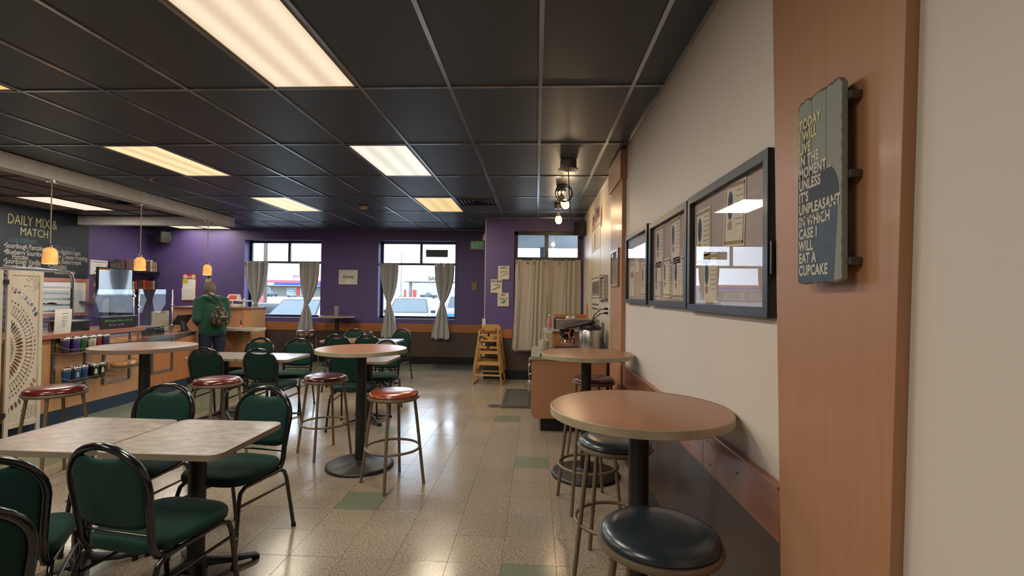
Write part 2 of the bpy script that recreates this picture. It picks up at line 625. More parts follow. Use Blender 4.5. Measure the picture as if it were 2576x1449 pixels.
LIGHT_LABEL = {(-3, -1): 'large cream ceiling light panel nearest the camera, cut by the top edge',
               (-3, 1): 'white ceiling light panel in the middle of the dark ceiling',
               (-3, 3): 'dim yellow ceiling light panel beside the air vent',
               (-7, -1): 'yellow ceiling light panel barely in view at the left edge',
               (-7, 1): 'amber ceiling light panel just outside the pale soffit beam',
               (-7, 3): 'peach ceiling light panel in front of the purple window wall, left row',
               (-13, 3): 'pinkish light panel behind the soffit above the chalkboard menu',
               (-13, 1): 'light panel behind the soffit, hidden by the pale beam',
               (-13, 5): 'pale light strip seen under the soffit end, above the wall speaker',
               (-12, 5): 'pale light strip seen under the soffit end, next to the third pendant',
               (-3, -3): 'unseen ceiling light panel added for fill behind the camera, right row',
               (-7, -3): 'unseen ceiling light panel added for fill behind the camera, left row'}
for (i, j), kd in LIGHTS.items():
    x0, y0 = GX + SX * i, GY + SY * j
    y1 = min(y0 + SY, BW - .03)
    cx, cy = x0 + SX / 2, (y0 + y1) / 2
    hl = (y1 - y0) / 2
    t = thing('ceiling_light', LIGHT_LABEL[(i, j)], 'ceiling light', (cx, cy, ZC), 0, 'recessed ceiling light panels')
    a, b_ = SX / 2 - .012, hl - .012
    MB().box(-a, a, -b_, -b_ + .02, -.002, .03).box(-a, a, b_ - .02, b_, -.002, .03).box(-a, -a + .02, -b_, b_, -.002, .03).box(
        a - .02, a, -b_, b_, -.002, .03).build('frame', flat('troffer_frame', (.20, .16, .12), .5), t)
    MB().box(-a + .018, a - .018, -b_ + .018, b_ - .018, .004, .012).build('diffuser', diffuser_mat(kd), t)
    ld = bpy.data.lights.new('fluorescent_tubes', 'AREA')
    ld.shape = 'RECTANGLE'
    ld.size, ld.size_y = SX - .1, 2 * b_ - .1
    ld.energy = LAMP_W * (b_ / .6) * {'yellow': .7, 'pale': .4}.get(kd, 1.0)
    ld.color = LAMPCOL[kd]
    lo_ = bpy.data.objects.new('fluorescent_tubes', ld)
    C.objects.link(lo_)
    lo_.parent = t
    lo_.location = (0, 0, -.006)

# ---- air vents
def vent(loc, label, m_):
    t = thing('air_vent', label, 'air vent', loc, 0)
    a = SX / 2 - .013
    MB().box(-a, a, -a, a, .012, .03).build('backing', m_black, t)
    for k in range(5):
        r_ = a - .055 * k
        w_ = .022
        z0 = -.004 + .001 * k
        fr = MB()
        for sgn in (-1, 1):
            fr.xbox((0, sgn * (r_ - w_ / 2), z0 + .006), (2 * r_, w_, .006), rx=sgn * R(24))
            fr.xbox((sgn * (r_ - w_ / 2), 0, z0 + .006), (w_, 2 * r_, .006), ry=-sgn * R(24))
        fr.build('vent_ring', m_, t)
    return t
vent((GX + SX * -1.5, GY + SY * 3 + .32, ZC), 'square dark ceiling air vent with nested louvre rings beside yellow light panel', m_iron)
MB().box(GX - 2 * SX + .01, GX - SX - .01, GY + 3 * SY + .64, GY + 4 * SY - .01, ZC + .009, ZC + .025).build('ceiling_tile', m_ctile, ceiling)
vent((-6.5, GY + SY * 3 + .32, ZC), 'small ceiling air vent behind the pale soffit beam', m_iron)
MB().box(GX - 11 * SX + .01, GX - 10 * SX - .01, GY + 3 * SY + .64, GY + 4 * SY - .01, ZC + .009, ZC + .025).build('ceiling_tile', m_ctile2, ceiling)

# ---- soffit beam (L-shaped, pale)
sf = MB()
zs = 2.738
ys = [-.5, 4.6, 8.84]
rings = []
for y in ys:
    x = soffit_x(y)
    rings.append([(x, y, zs), (x, y, ZC), (x - .17, y, ZC), (x - .17, y, zs)])
sf.loft(rings)
sf.box(LW + .024, soffit_x(8.69) - .17, 8.69, 8.84, zs, ZC)
struct(sf.build('soffit_beam', m_soffit, smooth=30))

# ---- walls
W1 = (-6.46, -4.735, .965, 2.67)
W2 = (-3.45, -1.745, .972, 2.67)
T, TB = .16, .27
wb = MB()
for xa, xb in ((LW, W1[0]), (W1[1], W2[0]), (W2[1], -.92)):
    wb.box(xa, xb, BW, BW + TB, 0, ZC + .06)
for w_ in (W1, W2):
    wb.box(w_[0], w_[1], BW, BW + TB, 0, w_[2]).box(w_[0], w_[1], BW, BW + TB, w_[3], ZC + .06)
wall_back = struct(wb.build('wall_back', m_purple))
W3 = (-.405, .80, .56, 2.665)
wd = MB()
wd.box(-.92, W3[0], DW, DW + T, 0, ZC + .06).box(W3[1], RW, DW, DW + T, 0, ZC + .06).box(W3[0], W3[1], DW, DW + T, 0, W3[2]).box(
    W3[0], W3[1], DW, DW + T, W3[3], ZC + .06)
wall_door = struct(wd.build('wall_entry', m_purple))
struct(MB().box(-.92, -.92 + T, DW + T, BW + T, 0, ZC + .06).build('wall_return', m_purple))
struct(MB().box(RW, RW + T, FWY, 4.95, 0, ZC + .06).mat(1).box(RW, RW + T, 4.95, DW + T, 0, ZC + .06).build('wall_right', [m_beige, m_cream]))
struct(MB().box(LW - T, LW, FWY, BW + T, 0, ZC + .06).build('wall_left', m_purple))
struct(MB().box(LW - T, RW + T, FWY - T, FWY, 0, ZC + .06).build('wall_front', m_beige))

# wood rails, wainscot, base
RZ0, RZ1 = .69, .865
tr = struct(MB().box(-8.0, -.94, BW - .022, BW, RZ0, RZ1).build('trim_1', m_railx, bevel=.003))
struct(MB().box(LW, -.94, BW - .008, BW, .165, RZ0).build('wall_back_wainscot', m_wains))
struct(MB().box(LW, -.93, BW - .016, BW, 0, .165).build('baseboard_back', m_base, bevel=.003))
struct(MB().box(-.925, W3[0] - .02, DW - .022, DW, RZ0 + .045, RZ1 + .035).build('trim_2', m_railx, bevel=.003))
struct(MB().box(-.925, RW, DW - .008, DW, .165, W3[2] - .01).box(-.925, W3[0] - .02, DW - .008, DW, W3[2] - .01, RZ0 + .045).build('wall_entry_wainscot', m_wains))
struct(MB().box(-.935, RW, DW - .016, DW, 0, .165).build('baseboard_entry', m_base, bevel=.003))
struct(MB().box(-.942, -.92, DW - .02, BW - .03, RZ0, RZ1).build('trim_3', m_rail))
struct(MB().box(-.928, -.92, DW, BW - .03, 0, RZ0).build('wall_return_wainscot', m_wains))
JY = 2.40
rail_r = struct(MB().box(RW - .028, RW, JY + .0015, 4.60, RZ0, RZ1).build('trim_4', m_rail, bevel=.002))
MB().box(RW - .028, RW, 1.662, JY - .0015, RZ0, RZ1).build('rail_board', m_rail, rail_r, bevel=.002)
MB().box(RW - .034, RW, 1.662, 4.60, RZ1, RZ1 + .012).build('rail_cap', m_rail, rail_r, bevel=.003)
for (yy, zz) in ((2.34, .83), (2.46, .80), (2.30, .73), (2.62, .72), (2.0, .80)):
    MB().cyl((RW - .0295, yy, zz), (RW - .026, yy, zz), .006, n=10).build('nail_plug', m_wains, rail_r)
struct(MB().box(RW - .010, RW, FWY, 4.60, .12, RZ0).build('wall_right_wainscot', m_wains))
struct(MB().box(RW - .016, RW, FWY, 8.7, 0, .12).build('baseboard_right', m_base, bevel=.003))
# far pilaster with cap
pil = struct(MB().box(.80, RW, 4.62, 5.30, 0, ZC - .003).build('trim_5', m_panel, bevel=.003))
MB().box(.775, RW, 4.585, 5.34, 2.62, ZC - .003).build('pilaster_cap', m_panel, pil, bevel=.003)
# near wood panel (not quite plumb)
def far_y(z): return 1.649 + .0354 * (z - .593)
def near_y(z): return 1.157 - .0402 * (z - .873)
pb = MB()
pb.add([(.81, near_y(0), 0), (.81, far_y(0), 0), (.81, far_y(ZC), ZC - .004), (.81, near_y(ZC), ZC - .004),
        (RW, near_y(0), 0), (RW, far_y(0), 0), (RW, far_y(ZC), ZC - .004), (RW, near_y(ZC), ZC - .004)],
       [(0, 1, 2, 3), (7, 6, 5, 4), (0, 4, 5, 1), (1, 5, 6, 2), (2, 6, 7, 3), (3, 7, 4, 0)])
struct(pb.build('trim_6', m_panel, bevel=.002))
struct(MB().box(-.965, -.905, DW - .012, DW + .03, .40, 1.08).build('trim_7', flat('white_corner_guard', (.62, .60, .55), .5), bevel=.004))
struct(MB().box(-.932, -.918, DW - .006, DW, 1.08, ZC).build('trim_8', flat('pale_corner_bead', (.45, .42, .50), .5)))

# ---- windows
def window(name, w_, y, ft, hz, vx, low_v=False):
    x0, x1, z0, z1 = w_
    fr = MB().box(x0, x1, y, y + .06, z0, z0 + ft).box(x0, x1, y, y + .06, z1 - ft, z1).box(x0, x0 + ft, y, y + .06, z0, z1).box(x1 - ft, x1, y, y + .06, z0, z1)
    root = struct(fr.build(name, m_navyframe, bevel=.003))
    MB().box(x0 + ft, x1 - ft, y + .004, y + .056, hz - ft * .5, hz + ft * .5).build('transom_bar', m_navyframe, root, bevel=.003)
    MB().box(vx - ft * .55, vx + ft * .55, y + .003, y + .057, hz, z1 - ft).build('mullion', m_navyframe, root, bevel=.003)
    if low_v:
        MB().box(vx - ft * .55, vx + ft * .55, y + .003, y + .057, z0 + ft, hz).build('mullion', m_navyframe, root, bevel=.003)
    ym = y + .03
    def pane(a, b, c, d):
        MB().add([(a, ym, c), (b, ym, c), (b, ym, d), (a, ym, d)], [(0, 1, 2, 3)]).build('pane', m_glasspane, root, fix=False)
    pane(x0 + ft, vx, hz, z1 - ft)
    pane(vx, x1 - ft, hz, z1 - ft)
    pane(x0 + ft, x1 - ft, z0 + ft, hz)
    return root
window('window_1', W1, BW + .195, .052, 2.19, -5.555)
window('window_2', W2, BW + .195, .052, 2.175, -2.555)
window('window_3', W3, DW + .03, .065, 2.17, .175, True)
# ================================================================= FURNITURE
def arc(c, r, a0, a1, n, plane='yz', x=0):
    out = []
    for k in range(n + 1):
        a = a0 + (a1 - a0) * k / n
        out.append((x, c[0] + r * math.cos(a), c[1] + r * math.sin(a)))
    return out

def back_y(x, z):
    return .188 + (z - .46) * .17 - .30 * x * x

def make_chair(label):
    t = thing('banquet_chair', label, 'chair', group='green banquet chairs')
    # seat cushion
    prof = [(.90, .418), (.985, .424), (1.0, .440), (.995, .456), (.955, .469), (.80, .478), (.45, .483), (0.02, .484)]
    rings = []
    for s, z in prof:
        ring = []
        for k in range(40):
            a = 2 * PI * k / 40
            ca, sa = math.cos(a), math.sin(a)
            ex = 2 / 3.6
            x = math.copysign(abs(ca) ** ex, ca) * .218
            y = math.copysign(abs(sa) ** ex, sa) * .222
            x *= 1 - .06 * (y / .222)
            ring.append((x * s, y * s - .025, z))
        rings.append(ring)
    MB().loft(rings).build('seat', m_fabric, t, smooth=60)
    # backrest pad: dome with a dip under the handle opening
    hw = .184
    def top(x):
        q = min(1, abs(x) / .1885)
        d = .695 + .176 * math.sqrt(max(0, 1 - q ** 2.2))
        if abs(x) < .112:
            d = min(d, .821 + .018 * (x / .112) ** 2)
        return d
    def bot(x):
        q = abs(x) / hw
        return .520 + .035 * q ** 5
    nu, nv = 28, 14
    def face(sgn, th):
        def fn(u, v):
            x = (2 * u - 1) * hw
            x *= 1 - .06 * (1 - v) ** 1.5
            z = bot(x) + (top(x) - bot(x)) * v
            eu = 1 - abs(2 * u - 1) ** 8
            ev = 1 - abs(2 * v - 1) ** 12
            return (x, back_y(x, z) + sgn * th * (max(0, eu * ev) ** .5), z)
        return fn
    bk = MB().grid(face(-1, .020), nu, nv)
    n0 = len(bk.v)
    bk.grid(face(1, .013), nu, nv)
    b_ = bk.build('backrest', m_fabric, t, smooth=70, bevel=0)
    bm = bmesh.new(); bm.from_mesh(b_.data)
    bmesh.ops.remove_doubles(bm, verts=bm.verts, dist=1e-5)
    bmesh.ops.recalc_face_normals(bm, faces=bm.faces)
    bm.to_mesh(b_.data); bm.free()
    # arched back tube, running down and hooking forward under the seat
    pts = []
    for k in range(0, 21):
        a = PI * k / 20
        x = .194 * math.cos(a)
        z = .697 + .178 * max(0, math.sin(a)) ** .92
        pts.append((x, back_y(x, z), z))
    def side(s):
        return [(s * .186, back_y(.186, .60), .60), (s * .180, back_y(.18, .52), .52), (s * .179, .182, .455), (s * .179, .160, .412),
                (s * .179, .120, .392), (s * .179, .06, .396)]
    path = list(reversed(side(1))) + pts + side(-1)
    MB().tube(path, .0160, 10).build('back_frame', m_gloss, t, smooth=60)
    MB().tube([(-.178, .185, .50), (.178, .185, .50)], .006, 6).build('cross_bar', m_gloss, t, smooth=60)
    ft = m_gloss
    for s in (1, -1):
        fl = MB().tube([(s * .212, -.262, .0), (s * .200, -.218, .34), (s * .196, -.203, .385), (s * .194, -.165, .405)], .0115, 8).build('leg', ft, t, smooth=60)
        MB().cyl((s * .212, -.262, .0), (s * .2115, -.2595, .022), .0145, n=10).build('foot_cap', m_black, fl, smooth=60)
        rl = MB().tube([(s * .212, .255, .0), (s * .200, .188, .335), (s * .197, .17, .378), (s * .194, .135, .400)], .0115, 8).build('leg', ft, t, smooth=60)
        MB().cyl((s * .212, .255, .0), (s * .2115, .251, .022), .0145, n=10).build('foot_cap', m_black, rl, smooth=60)
        MB().tube([(s * .194, -.17, .405), (s * .194, .14, .400)], .0115, 8).build('seat_rail', ft, t, smooth=60)
        MB().tube([(s * .203, -.222, .315), (s * .203, .196, .300)], .008, 8).build('stretcher', ft, t, smooth=60)
        for zz in (.30, .18):
            MB().cyl((s * .2205, -.262 + zz * .129, zz), (s * .2235, -.262 + zz * .129, zz), .005, n=8).build('stud', m_chrome, fl)
    return t

CH = [  # (x, y, facing degrees: 0 faces the camera, 180 faces away, label)
    (-1.79, 2.86, -8, 'green chair at far side of the paired front table, nearer the aisle'),
    (-2.44, 2.88, 2, 'green chair at far side of the paired front table, beside the bar table pole'),
    (-1.70, 2.13, 171, 'green chair in front seen from behind, its whole back in view'),
    (-2.19, 1.90, 213.5, 'green chair cut by the left edge, tucked under the paired front table'),
    (-1.843, 1.413, 235, 'green chair in the bottom left corner, only its rim in view'),
    (-3.66, 5.46, 180, 'green chair with its back to us next to the red stool, by the customer'),
    (-3.03, 5.47, 176, 'green chair with its back to us between the two middle bar stools'),
    (-3.75, 6.22, 0, 'green chair behind the middle table, in front of the wooden end post'),
    (-3.19, 6.22, 4, 'green chair behind the middle table, facing us beside the tied curtain'),
    (-2.06, 5.43, 184, 'green chair hidden behind the black pole of the middle bar table'),
    (-1.99, 6.17, 0, 'green chair seen under the corner of the small grey table'),
    (-3.03, 7.50, 182, 'green chair with its back to us, left one at the brown window table'),
    (-2.55, 7.52, 178, 'green chair with its back to us, right one at the brown window table'),
    (-3.19, 8.22, 0, 'green chair facing us at the window table under the cup'),
    (-2.48, 8.42, -20, 'green chair at the right end of the window table, turned to the aisle'),
]
proto = make_chair(CH[0][3])
proto.location = (CH[0][0], CH[0][1], 0)
proto.rotation_euler = (0, 0, R(CH[0][2]))
for x, y, a, lb in CH[1:]:
    copy_tree(proto, lb, (x, y, 0), R(a))

# ---- bar stools
def make_stool(label, vinyl, name='bar_stool'):
    t = thing(name, label, 'stool', group='round bar stools')
    MB().lathe([(.02, .742), (.09, .741), (.14, .738), (.175, .730), (.192, .717), (.195, .704), (.188, .695), (.02, .692)][::-1], 48).build('seat', vinyl, t, smooth=50)
    MB().lathe([(.150, .668), (.192, .670), (.202, .677), (.205, .686), (.200, .696), (.186, .698), (.150, .694)], 48).build('seat_ring', m_taupe, t, smooth=50)
    for k in range(4):
        a = PI / 2 * k
        c, s = math.cos(a), math.sin(a)
        MB().tube([(.168 * c, .168 * s, .682), (.172 * c, .172 * s, .640), (.188 * c, .188 * s, .52), (.25 * c, .25 * s, 0)], .0125, 10).build('leg', m_taupe, t, smooth=60)
    MB().tube([(.212 * math.cos(2 * PI * k / 40), .212 * math.sin(2 * PI * k / 40), .288) for k in range(40)], .0105, 8, closed=True).build('foot_ring', m_taupe, t, smooth=60)
    return t

ST = [
    (-1.125, 3.83, 3, m_vinyl_rust, 'rust vinyl bar stool standing in the aisle by the middle bar table'),
    (-1.97, 4.49, 4, m_vinyl_plum, 'plum vinyl bar stool behind the middle bar table, left of its pole'),
    (-2.83, 4.21, 20, m_vinyl_red, 'dark red vinyl bar stool between two green chair backs'),
    (-3.80, 3.68, 30, m_vinyl_red, 'dark red vinyl bar stool beside the white folding screen'),
    (.42, 1.66, 20, m_vinyl_blue, 'slate blue vinyl bar stool nearest the camera, at the bottom edge'),
    (.44, 2.70, 25, m_vinyl_blue, 'slate blue vinyl bar stool behind the pole of the nearest bar table'),
    (.39, 3.565, -32, m_vinyl_blue, 'bar stool whose seat hides behind the nearest bar tabletop, legs visible'),
    (.56, 4.70, 10, m_vinyl_plum, 'dark red bar stool under the far bar table, against the wood pilaster'),
    (-4.76, 9.90, 10, m_vinyl_red, 'bar stool under the left window by the tied curtain'),
    (-3.56, 9.90, 40, m_vinyl_plum, 'bar stool near the back wall right of the cup table'),
]
protos = {}
for x, y, a, vn, lb in ST:
    if vn.name not in protos:
        s_ = make_stool(lb, vn)
        s_.location = (x, y, 0)
        s_.rotation_euler = (0, 0, R(a))
        protos[vn.name] = s_
    else:
        copy_tree(protos[vn.name], lb, (x, y, 0), R(a))

# ---- bar-height round tables
def make_bar_table(label, loc, top, edge, h=1.025, r=.387):
    t = thing('bar_table', label, 'table', loc, 0, 'round bar tables')
    tt = MB().lathe([(.01, h - .032), (r - .004, h - .032), (r - .004, h - .0005), (r - .008, h), (.01, h)], 72).build('tabletop', top, t, smooth=30)
    MB().lathe([(r - .003, h - .035), (r, h - .033), (r, h - .002), (r - .003, h + .0005)], 72, caps=False).build('edge_band', edge, tt, smooth=40)
    MB().lathe([(.043, .03), (.043, h - .03)], 24).build('pole', m_iron, t, smooth=40)
    MB().box(-.11, .11, -.11, .11, h - .042, h - .034).build('mounting_plate', m_iron, t)
    MB().lathe([(.285, 0), (.288, .008), (.282, .022), (.265, .030), (.10, .042), (.062, .055), (.052, .062), (.043, .063)], 48).build('base', m_iron, t, smooth=50)
    return t
make_bar_table('round bar table with cream edge standing by the aisle in the middle', (-1.52, 4.19, 0), m_bartop, m_baredge)
make_bar_table('round bar table nearest the camera with khaki edge by the beige wall', (.452, 2.145, 0), m_bartop, m_baredge, 1.025, .384)
far_bt = make_bar_table('round bar table with lifting pale edge in front of coffee cabinet', (.43, 4.15, 0), m_bartop, m_baredge)
make_bar_table('round bar table with brown edge in front of the tumbler shelves', (-3.41, 4.09, 0), m_bartop2, m_baredge2, 1.025, .392)
make_bar_table('round bar table with a plastic cup between the two windows', (-4.18, 10.03, 0), m_bartop2, m_lamedge, 1.035, .37)
# edge band peeling off the far table
pe = MB()
outer = []
for k in range(9):
    a = R(168) + R(22) * k / 8
    rr = .387 + .010 * (k / 8) ** 2
    outer.append((rr * math.cos(a), rr * math.sin(a)))
for (x, y), (x2, y2) in zip(outer, outer[1:]):
    pe.add([(x, y, .988), (x2, y2, .984), (x2, y2, 1.024), (x, y, 1.026), (x * .992, y * .992, .988), (x2 * .992, y2 * .992, .984), (x2 * .992, y2 * .992, 1.024), (x * .992, y * .992, 1.026)],
           [(0, 1, 2, 3), (7, 6, 5, 4), (3, 2, 6, 7), (0, 4, 5, 1)])
pe.build('loose_edge_strip', flat('pale_strip', (.5, .46, .38), .3), far_bt, smooth=60)

# ---- square dining tables
def round_sq(hx, hy, r, n=6):
    out = []
    for cx, cy, a0 in ((hx - r, hy - r, 0), (-hx + r, hy - r, PI / 2), (-hx + r, -hy + r, PI), (hx - r, -hy + r, 3 * PI / 2)):
        for k in range(n + 1):
            a = a0 + PI / 2 * k / n
            out.append((cx + r * math.cos(a), cy + r * math.sin(a)))
    return out

def make_table(label, loc, top=None, h=.745, hx=.305, hy=.305, rz=0, edge=None):
    t = thing('dining_table', label, 'table', loc, rz, 'square pedestal dining tables')
    ol = round_sq(hx - .003, hy - .003, .055)
    tt = MB().prism(ol, lambda u, v, d: (u, v, d), h - .028, h).build('tabletop', top or m_laminate, t)
    o2, o1 = round_sq(hx, hy, .058), round_sq(hx - .004, hy - .004, .054)
    eb = MB()
    rings = [[(x, y, h - .031) for x, y in o1], [(x, y, h - .030) for x, y in o2], [(x, y, h - .002) for x, y in o2], [(x, y, h + .0004) for x, y in o1]]
    eb.loft(rings, caps=False)
    eb.build('edge_band', edge or m_lamedge, tt, smooth=40, fix=False)
    MB().lathe([(.042, .05), (.042, h - .03)], 20).build('pole', m_iron, t, smooth=40)
    MB().box(-.13, .13, -.13, .13, h - .038, h - .029).build('mounting_plate', m_iron, t)
    for k in range(4):
        a = PI / 2 * k + PI / 4
        c, s = math.cos(a), math.sin(a)
        path = [(.03, .075), (.08, .062), (.16, .040), (.25, .028), (.295, .022)]
        rings = []
        for (d, z), w_, hh in zip(path, (.045, .036, .030, .027, .024), (.05, .04, .03, .026, .022)):
            ring = []
            for j in range(8):
                b_ = 2 * PI * j / 8
                lx, lz = w_ * math.cos(b_), hh / 2 * math.sin(b_)
                ring.append((d * c - lx * s, d * s + lx * c, z + lz))
            rings.append(ring)
        p_ = MB().loft(rings).build('foot', m_iron, t, smooth=50)
        MB().cyl((.29 * c, .29 * s, 0), (.29 * c, .29 * s, .024), .021, .017, 12).build('glide', m_black, p_, smooth=40)
    MB().lathe([(.06, .045), (.062, .07), (.05, .10), (.042, .105)], 20).build('hub', m_iron, t, smooth=50)
    return t
make_table('mottled grey table at front, right half of the pair, nearer the aisle', (-1.772, 2.49, 0))
make_table('mottled grey table at front, left half of the pair, cut by the left edge', (-2.391, 2.480, 0), rz=R(-.6))
make_table('grey table in the middle pair standing right, beside plum stool', (-3.105, 5.66, 0))
make_table('grey table in the middle pair standing left, by the customer', (-3.715, 5.66, 0))
make_table('small grey table under the middle bar tabletop, its corner in view', (-1.965, 5.67, 0))
m_laminate_brown = mat('brown_laminate', (.40, .215, .13), .3, c2=(.33, .175, .105), nscale=10)
make_table('brown table at back window row, left half, before the cup table', (-3.14, 7.86, 0), m_laminate_brown)
make_table('brown table at back window row, right half, beside turned green chair', (-2.52, 7.86, 0), m_laminate)
# plastic cup
cup = thing('plastic_cup', 'clear plastic cup with a little drink left on the back bar table', 'cup', (-4.17, 9.98, 1.0365))
cup.scale = (1.25, 1.25, 1.25)
MB().lathe([(.030, 0), (.033, .04), (.043, .155), (.046, .16), (.046, .163), (.041, .16), (.031, .04), (.028, .004)], 24).build('cup_wall', mat('cup_plastic', (.62, .60, .56), .3, trans=.5), cup, smooth=40)
MB().lathe([(.027, .004), (.031, .045), (.005, .046)], 20).build('drink', flat('brown_drink', (.30, .20, .11), .3), cup, smooth=40)
# ================================================================= SERVICE COUNTER (left)
CO = (-5.357, 5.0, 0)
CA = math.atan(.057)
def cw(x, y, z=0):
    """counter coordinates (outward, along, up) -> world"""
    return (CO[0] + x * math.cos(CA) - y * math.sin(CA), CO[1] + x * math.sin(CA) + y * math.cos(CA), z)

ct = thing('service_counter', 'maple service counter with navy base and pinkish ledge along the left', 'counter', CO, CA)
MB().box(-.62, 0, -.42, 1.455, .15, .955).build('tall_body', m_counter, ct, bevel=.003)
MB().box(-.64, .045, -.44, 1.475, .957, 1.013).build('ledge', m_cap, ct, bevel=.006)
MB().box(-.56, -.004, -.42, 1.455, 0, .15).box(-.56, .022, 1.455, 2.40, 0, .15).build('base_strip', m_bluebase, ct)
lower = [(.03, 1.457), (.03, 2.35), (.012, 2.50), (-.06, 2.72), (-.18, 2.92), (-.32, 3.02), (-.62, 3.05), (-.62, 1.457)]
MB().prism(lower, lambda u, v, d: (u, v, d), .15, .80).build('lower_body', m_counter2, ct, smooth=30)
topo = [(.065, 1.478), (.06, 2.05), (.03, 2.36), (-.05, 2.68), (-.17, 2.92), (-.31, 3.04), (-.64, 3.08), (-.64, 1.478)]
lt = MB().prism(topo, lambda u, v, d: (u, v, d), .802, .86).build('lower_top', m_cap, ct, smooth=30)
strip = MB()
fr = topo[:6]
for (a, b), (c, d) in zip(fr, fr[1:]):
    strip.add([(a + .004, b, .800), (c + .004, d, .800), (c + .004, d, .862), (a + .004, b, .862), (a - .004, b, .800), (c - .004, d, .800), (c - .004, d, .862), (a - .004, b, .862)],
              [(0, 1, 2, 3), (7, 6, 5, 4), (3, 2, 6, 7), (0, 4, 5, 1)])
strip.build('metal_edge', m_steel, lt)
# framed display bays with slotted standards
def standard(y, z0, z1, x=.0):
    s_ = MB().box(x, x + .016, y - .011, y + .011, z0, z1).build('slotted_standard', m_alum, ct)
    sl = MB()
    z = z0 + .03
    while z < z1 - .02:
        sl.box(x + .0155, x + .0168, y - .004, y + .004, z, z + .016)
        z += .038
    sl.build('slots', m_black, s_)
    MB().box(x, x + .013, y - .032, y - .011, z0, z1).build('dark_edge', flat('dark_wood_edge', (.10, .05, .03), .5), ct)
for y0, y1, z0, z1, fx in ((.163, .575, .36, .945, 0), (.845, 1.257, .33, .945, 0), (1.625, 2.03, .33, .795, .031)):
    for y in (y0, y1):
        standard(y, z0, z1, fx)
    MB().box(fx + .0, fx + .010, y0, y1, z0, z0 + .026).build('bay_strip', m_alum, ct)
    MB().box(fx + .0, fx + .010, y0, y1, z1 - .035, z1 - .008).build('bay_strip', m_alum, ct)
    MB().box(fx + .0, fx + .004, y0 + .012, y1 - .012, z0 + .027, z1 - .036).build('bay_panel', m_counter if fx == 0 else m_counter2, ct)

# wire shelves hung from the standards
def wire_shelf(label, y0, y1, z, depth=.20, lip=.045, name='wire_shelf'):
    t = thing(name, label, 'shelf', cw(.016, y0, z), CA, 'wire shelves on the counter front')
    w_ = y1 - y0
    fr = MB()
    m = flat('grey_wire', (.22, .19, .15), .4, .5)
    fr.tube([(0, 0, 0), (depth, 0, 0), (depth, w_, 0), (0, w_, 0)], .0035, 6)
    fr.tube([(0, 0, lip * 2.2), (depth, 0, lip), (depth, w_, lip), (0, w_, lip * 2.2)], .003, 6)
    fr.build('rim', m, t, smooth=60)
    gr = MB()
    n_ = int(w_ / .035)
    for k in range(1, n_):
        gr.tube([(0, w_ * k / n_, -.002), (depth, w_ * k / n_, -.002), (depth, w_ * k / n_, lip)], .0018, 5)
    gr.build('floor_wires', m, t, smooth=60)
    MB().box(0, .004, .0, .022, -.03, lip * 2.2).box(0, .004, w_ - .022, w_, -.03, lip * 2.2).build('bracket', m, t)
    return t
SA, SB = .795, .455
wire_shelf('upper wire shelf holding the purple, green and white tumblers', .13, .74, SA)
wire_shelf('lower wire shelf holding the blue and black tumblers', .13, .76, SB)
wire_shelf('low wire basket holding bagged bread beside black tumblers', .86, 1.30, .51, .17, .04)
wire_shelf('empty upper wire shelf below the ledge end, above the bread', .86, 1.40, .835, .17, .04)

def tumbler(label, loc, col, deco=None):
    m_ = mat('tumbler_' + label.split()[0] + str(round(col[0], 3)), col, .3, spec=.5, coat=.3)
    t = thing('travel_tumbler', label, 'tumbler', loc, CA, 'travel tumblers on the counter front')
    MB().lathe([(.031, 0), (.034, .004), (.042, .138), (.041, .141)], 24).build('body', m_, t, smooth=40)
    MB().lathe([(.0425, .138), (.0445, .142), (.0445, .165), (.041, .170), (.036, .168), (.034, .160), (.002, .160)], 24).build('rim_and_lid', m_chrome, t, smooth=40)
    MB().box(-.012, .012, -.006, .006, .160, .172).build('lid_slide', m_black, t)
    if deco:
        # tree emblem on the side that faces the room
        ol = [(0, .052), (.013, .034), (.006, .034), (.017, .014), (.007, .014), (.020, -.010), (.003, -.010), (.003, -.024), (-.003, -.024), (-.003, -.010),
              (-.020, -.010), (-.007, .014), (-.017, .014), (-.006, .034), (-.013, .034)]
        def fn(u, v, d):
            r_ = .0382 + .0000 + d + (v + .02) * .055
            a = u / .040 - .55
            return (r_ * math.cos(a), r_ * math.sin(a), .07 + v)
        MB().prism(ol, fn, .0, .0022).build('tree_emblem', deco, t)
    return t
m_emb = flat('cream_print', (.62, .58, .48), .6)
m_emb2 = flat('grey_print', (.32, .38, .42), .6)
UP = [(.175, (.040, .022, .10), 'purple tumbler at the left end of the upper wire shelf'),
      (.285, (.045, .030, .17), 'violet tumbler second from left on the upper shelf, in front'),
      (.395, (.012, .10, .035), 'green tumbler on the upper wire shelf'),
      (.50, (.55, .50, .42), 'white patterned tumbler on the upper wire shelf'),
      (.60, (.19, .022, .018), 'red tumbler on the upper wire shelf'),
      (.695, (.045, .028, .13), 'dark violet tumbler at the right end of the upper shelf')]
for k, (y, c, lb) in enumerate(UP):
    tumbler(lb, cw(.135 if k % 2 else .115, y, SA + .002), c, flat('grey_leaf_print', (.28, .24, .18), .6) if k == 3 else None)
for k, (y, c, lb) in enumerate([(.24, (.05, .03, .14), 'purple tumbler in the back row behind the violet one'), (.345, (.03, .02, .09), 'dark tumbler in the back row between violet and green'),
                                (.45, (.5, .47, .4), 'pale tumbler in the back row behind green and white'), (.55, (.10, .05, .05), 'brown tumbler in the back row behind the red one')]):
    tumbler(lb, cw(.058, y, SA + .002), c)
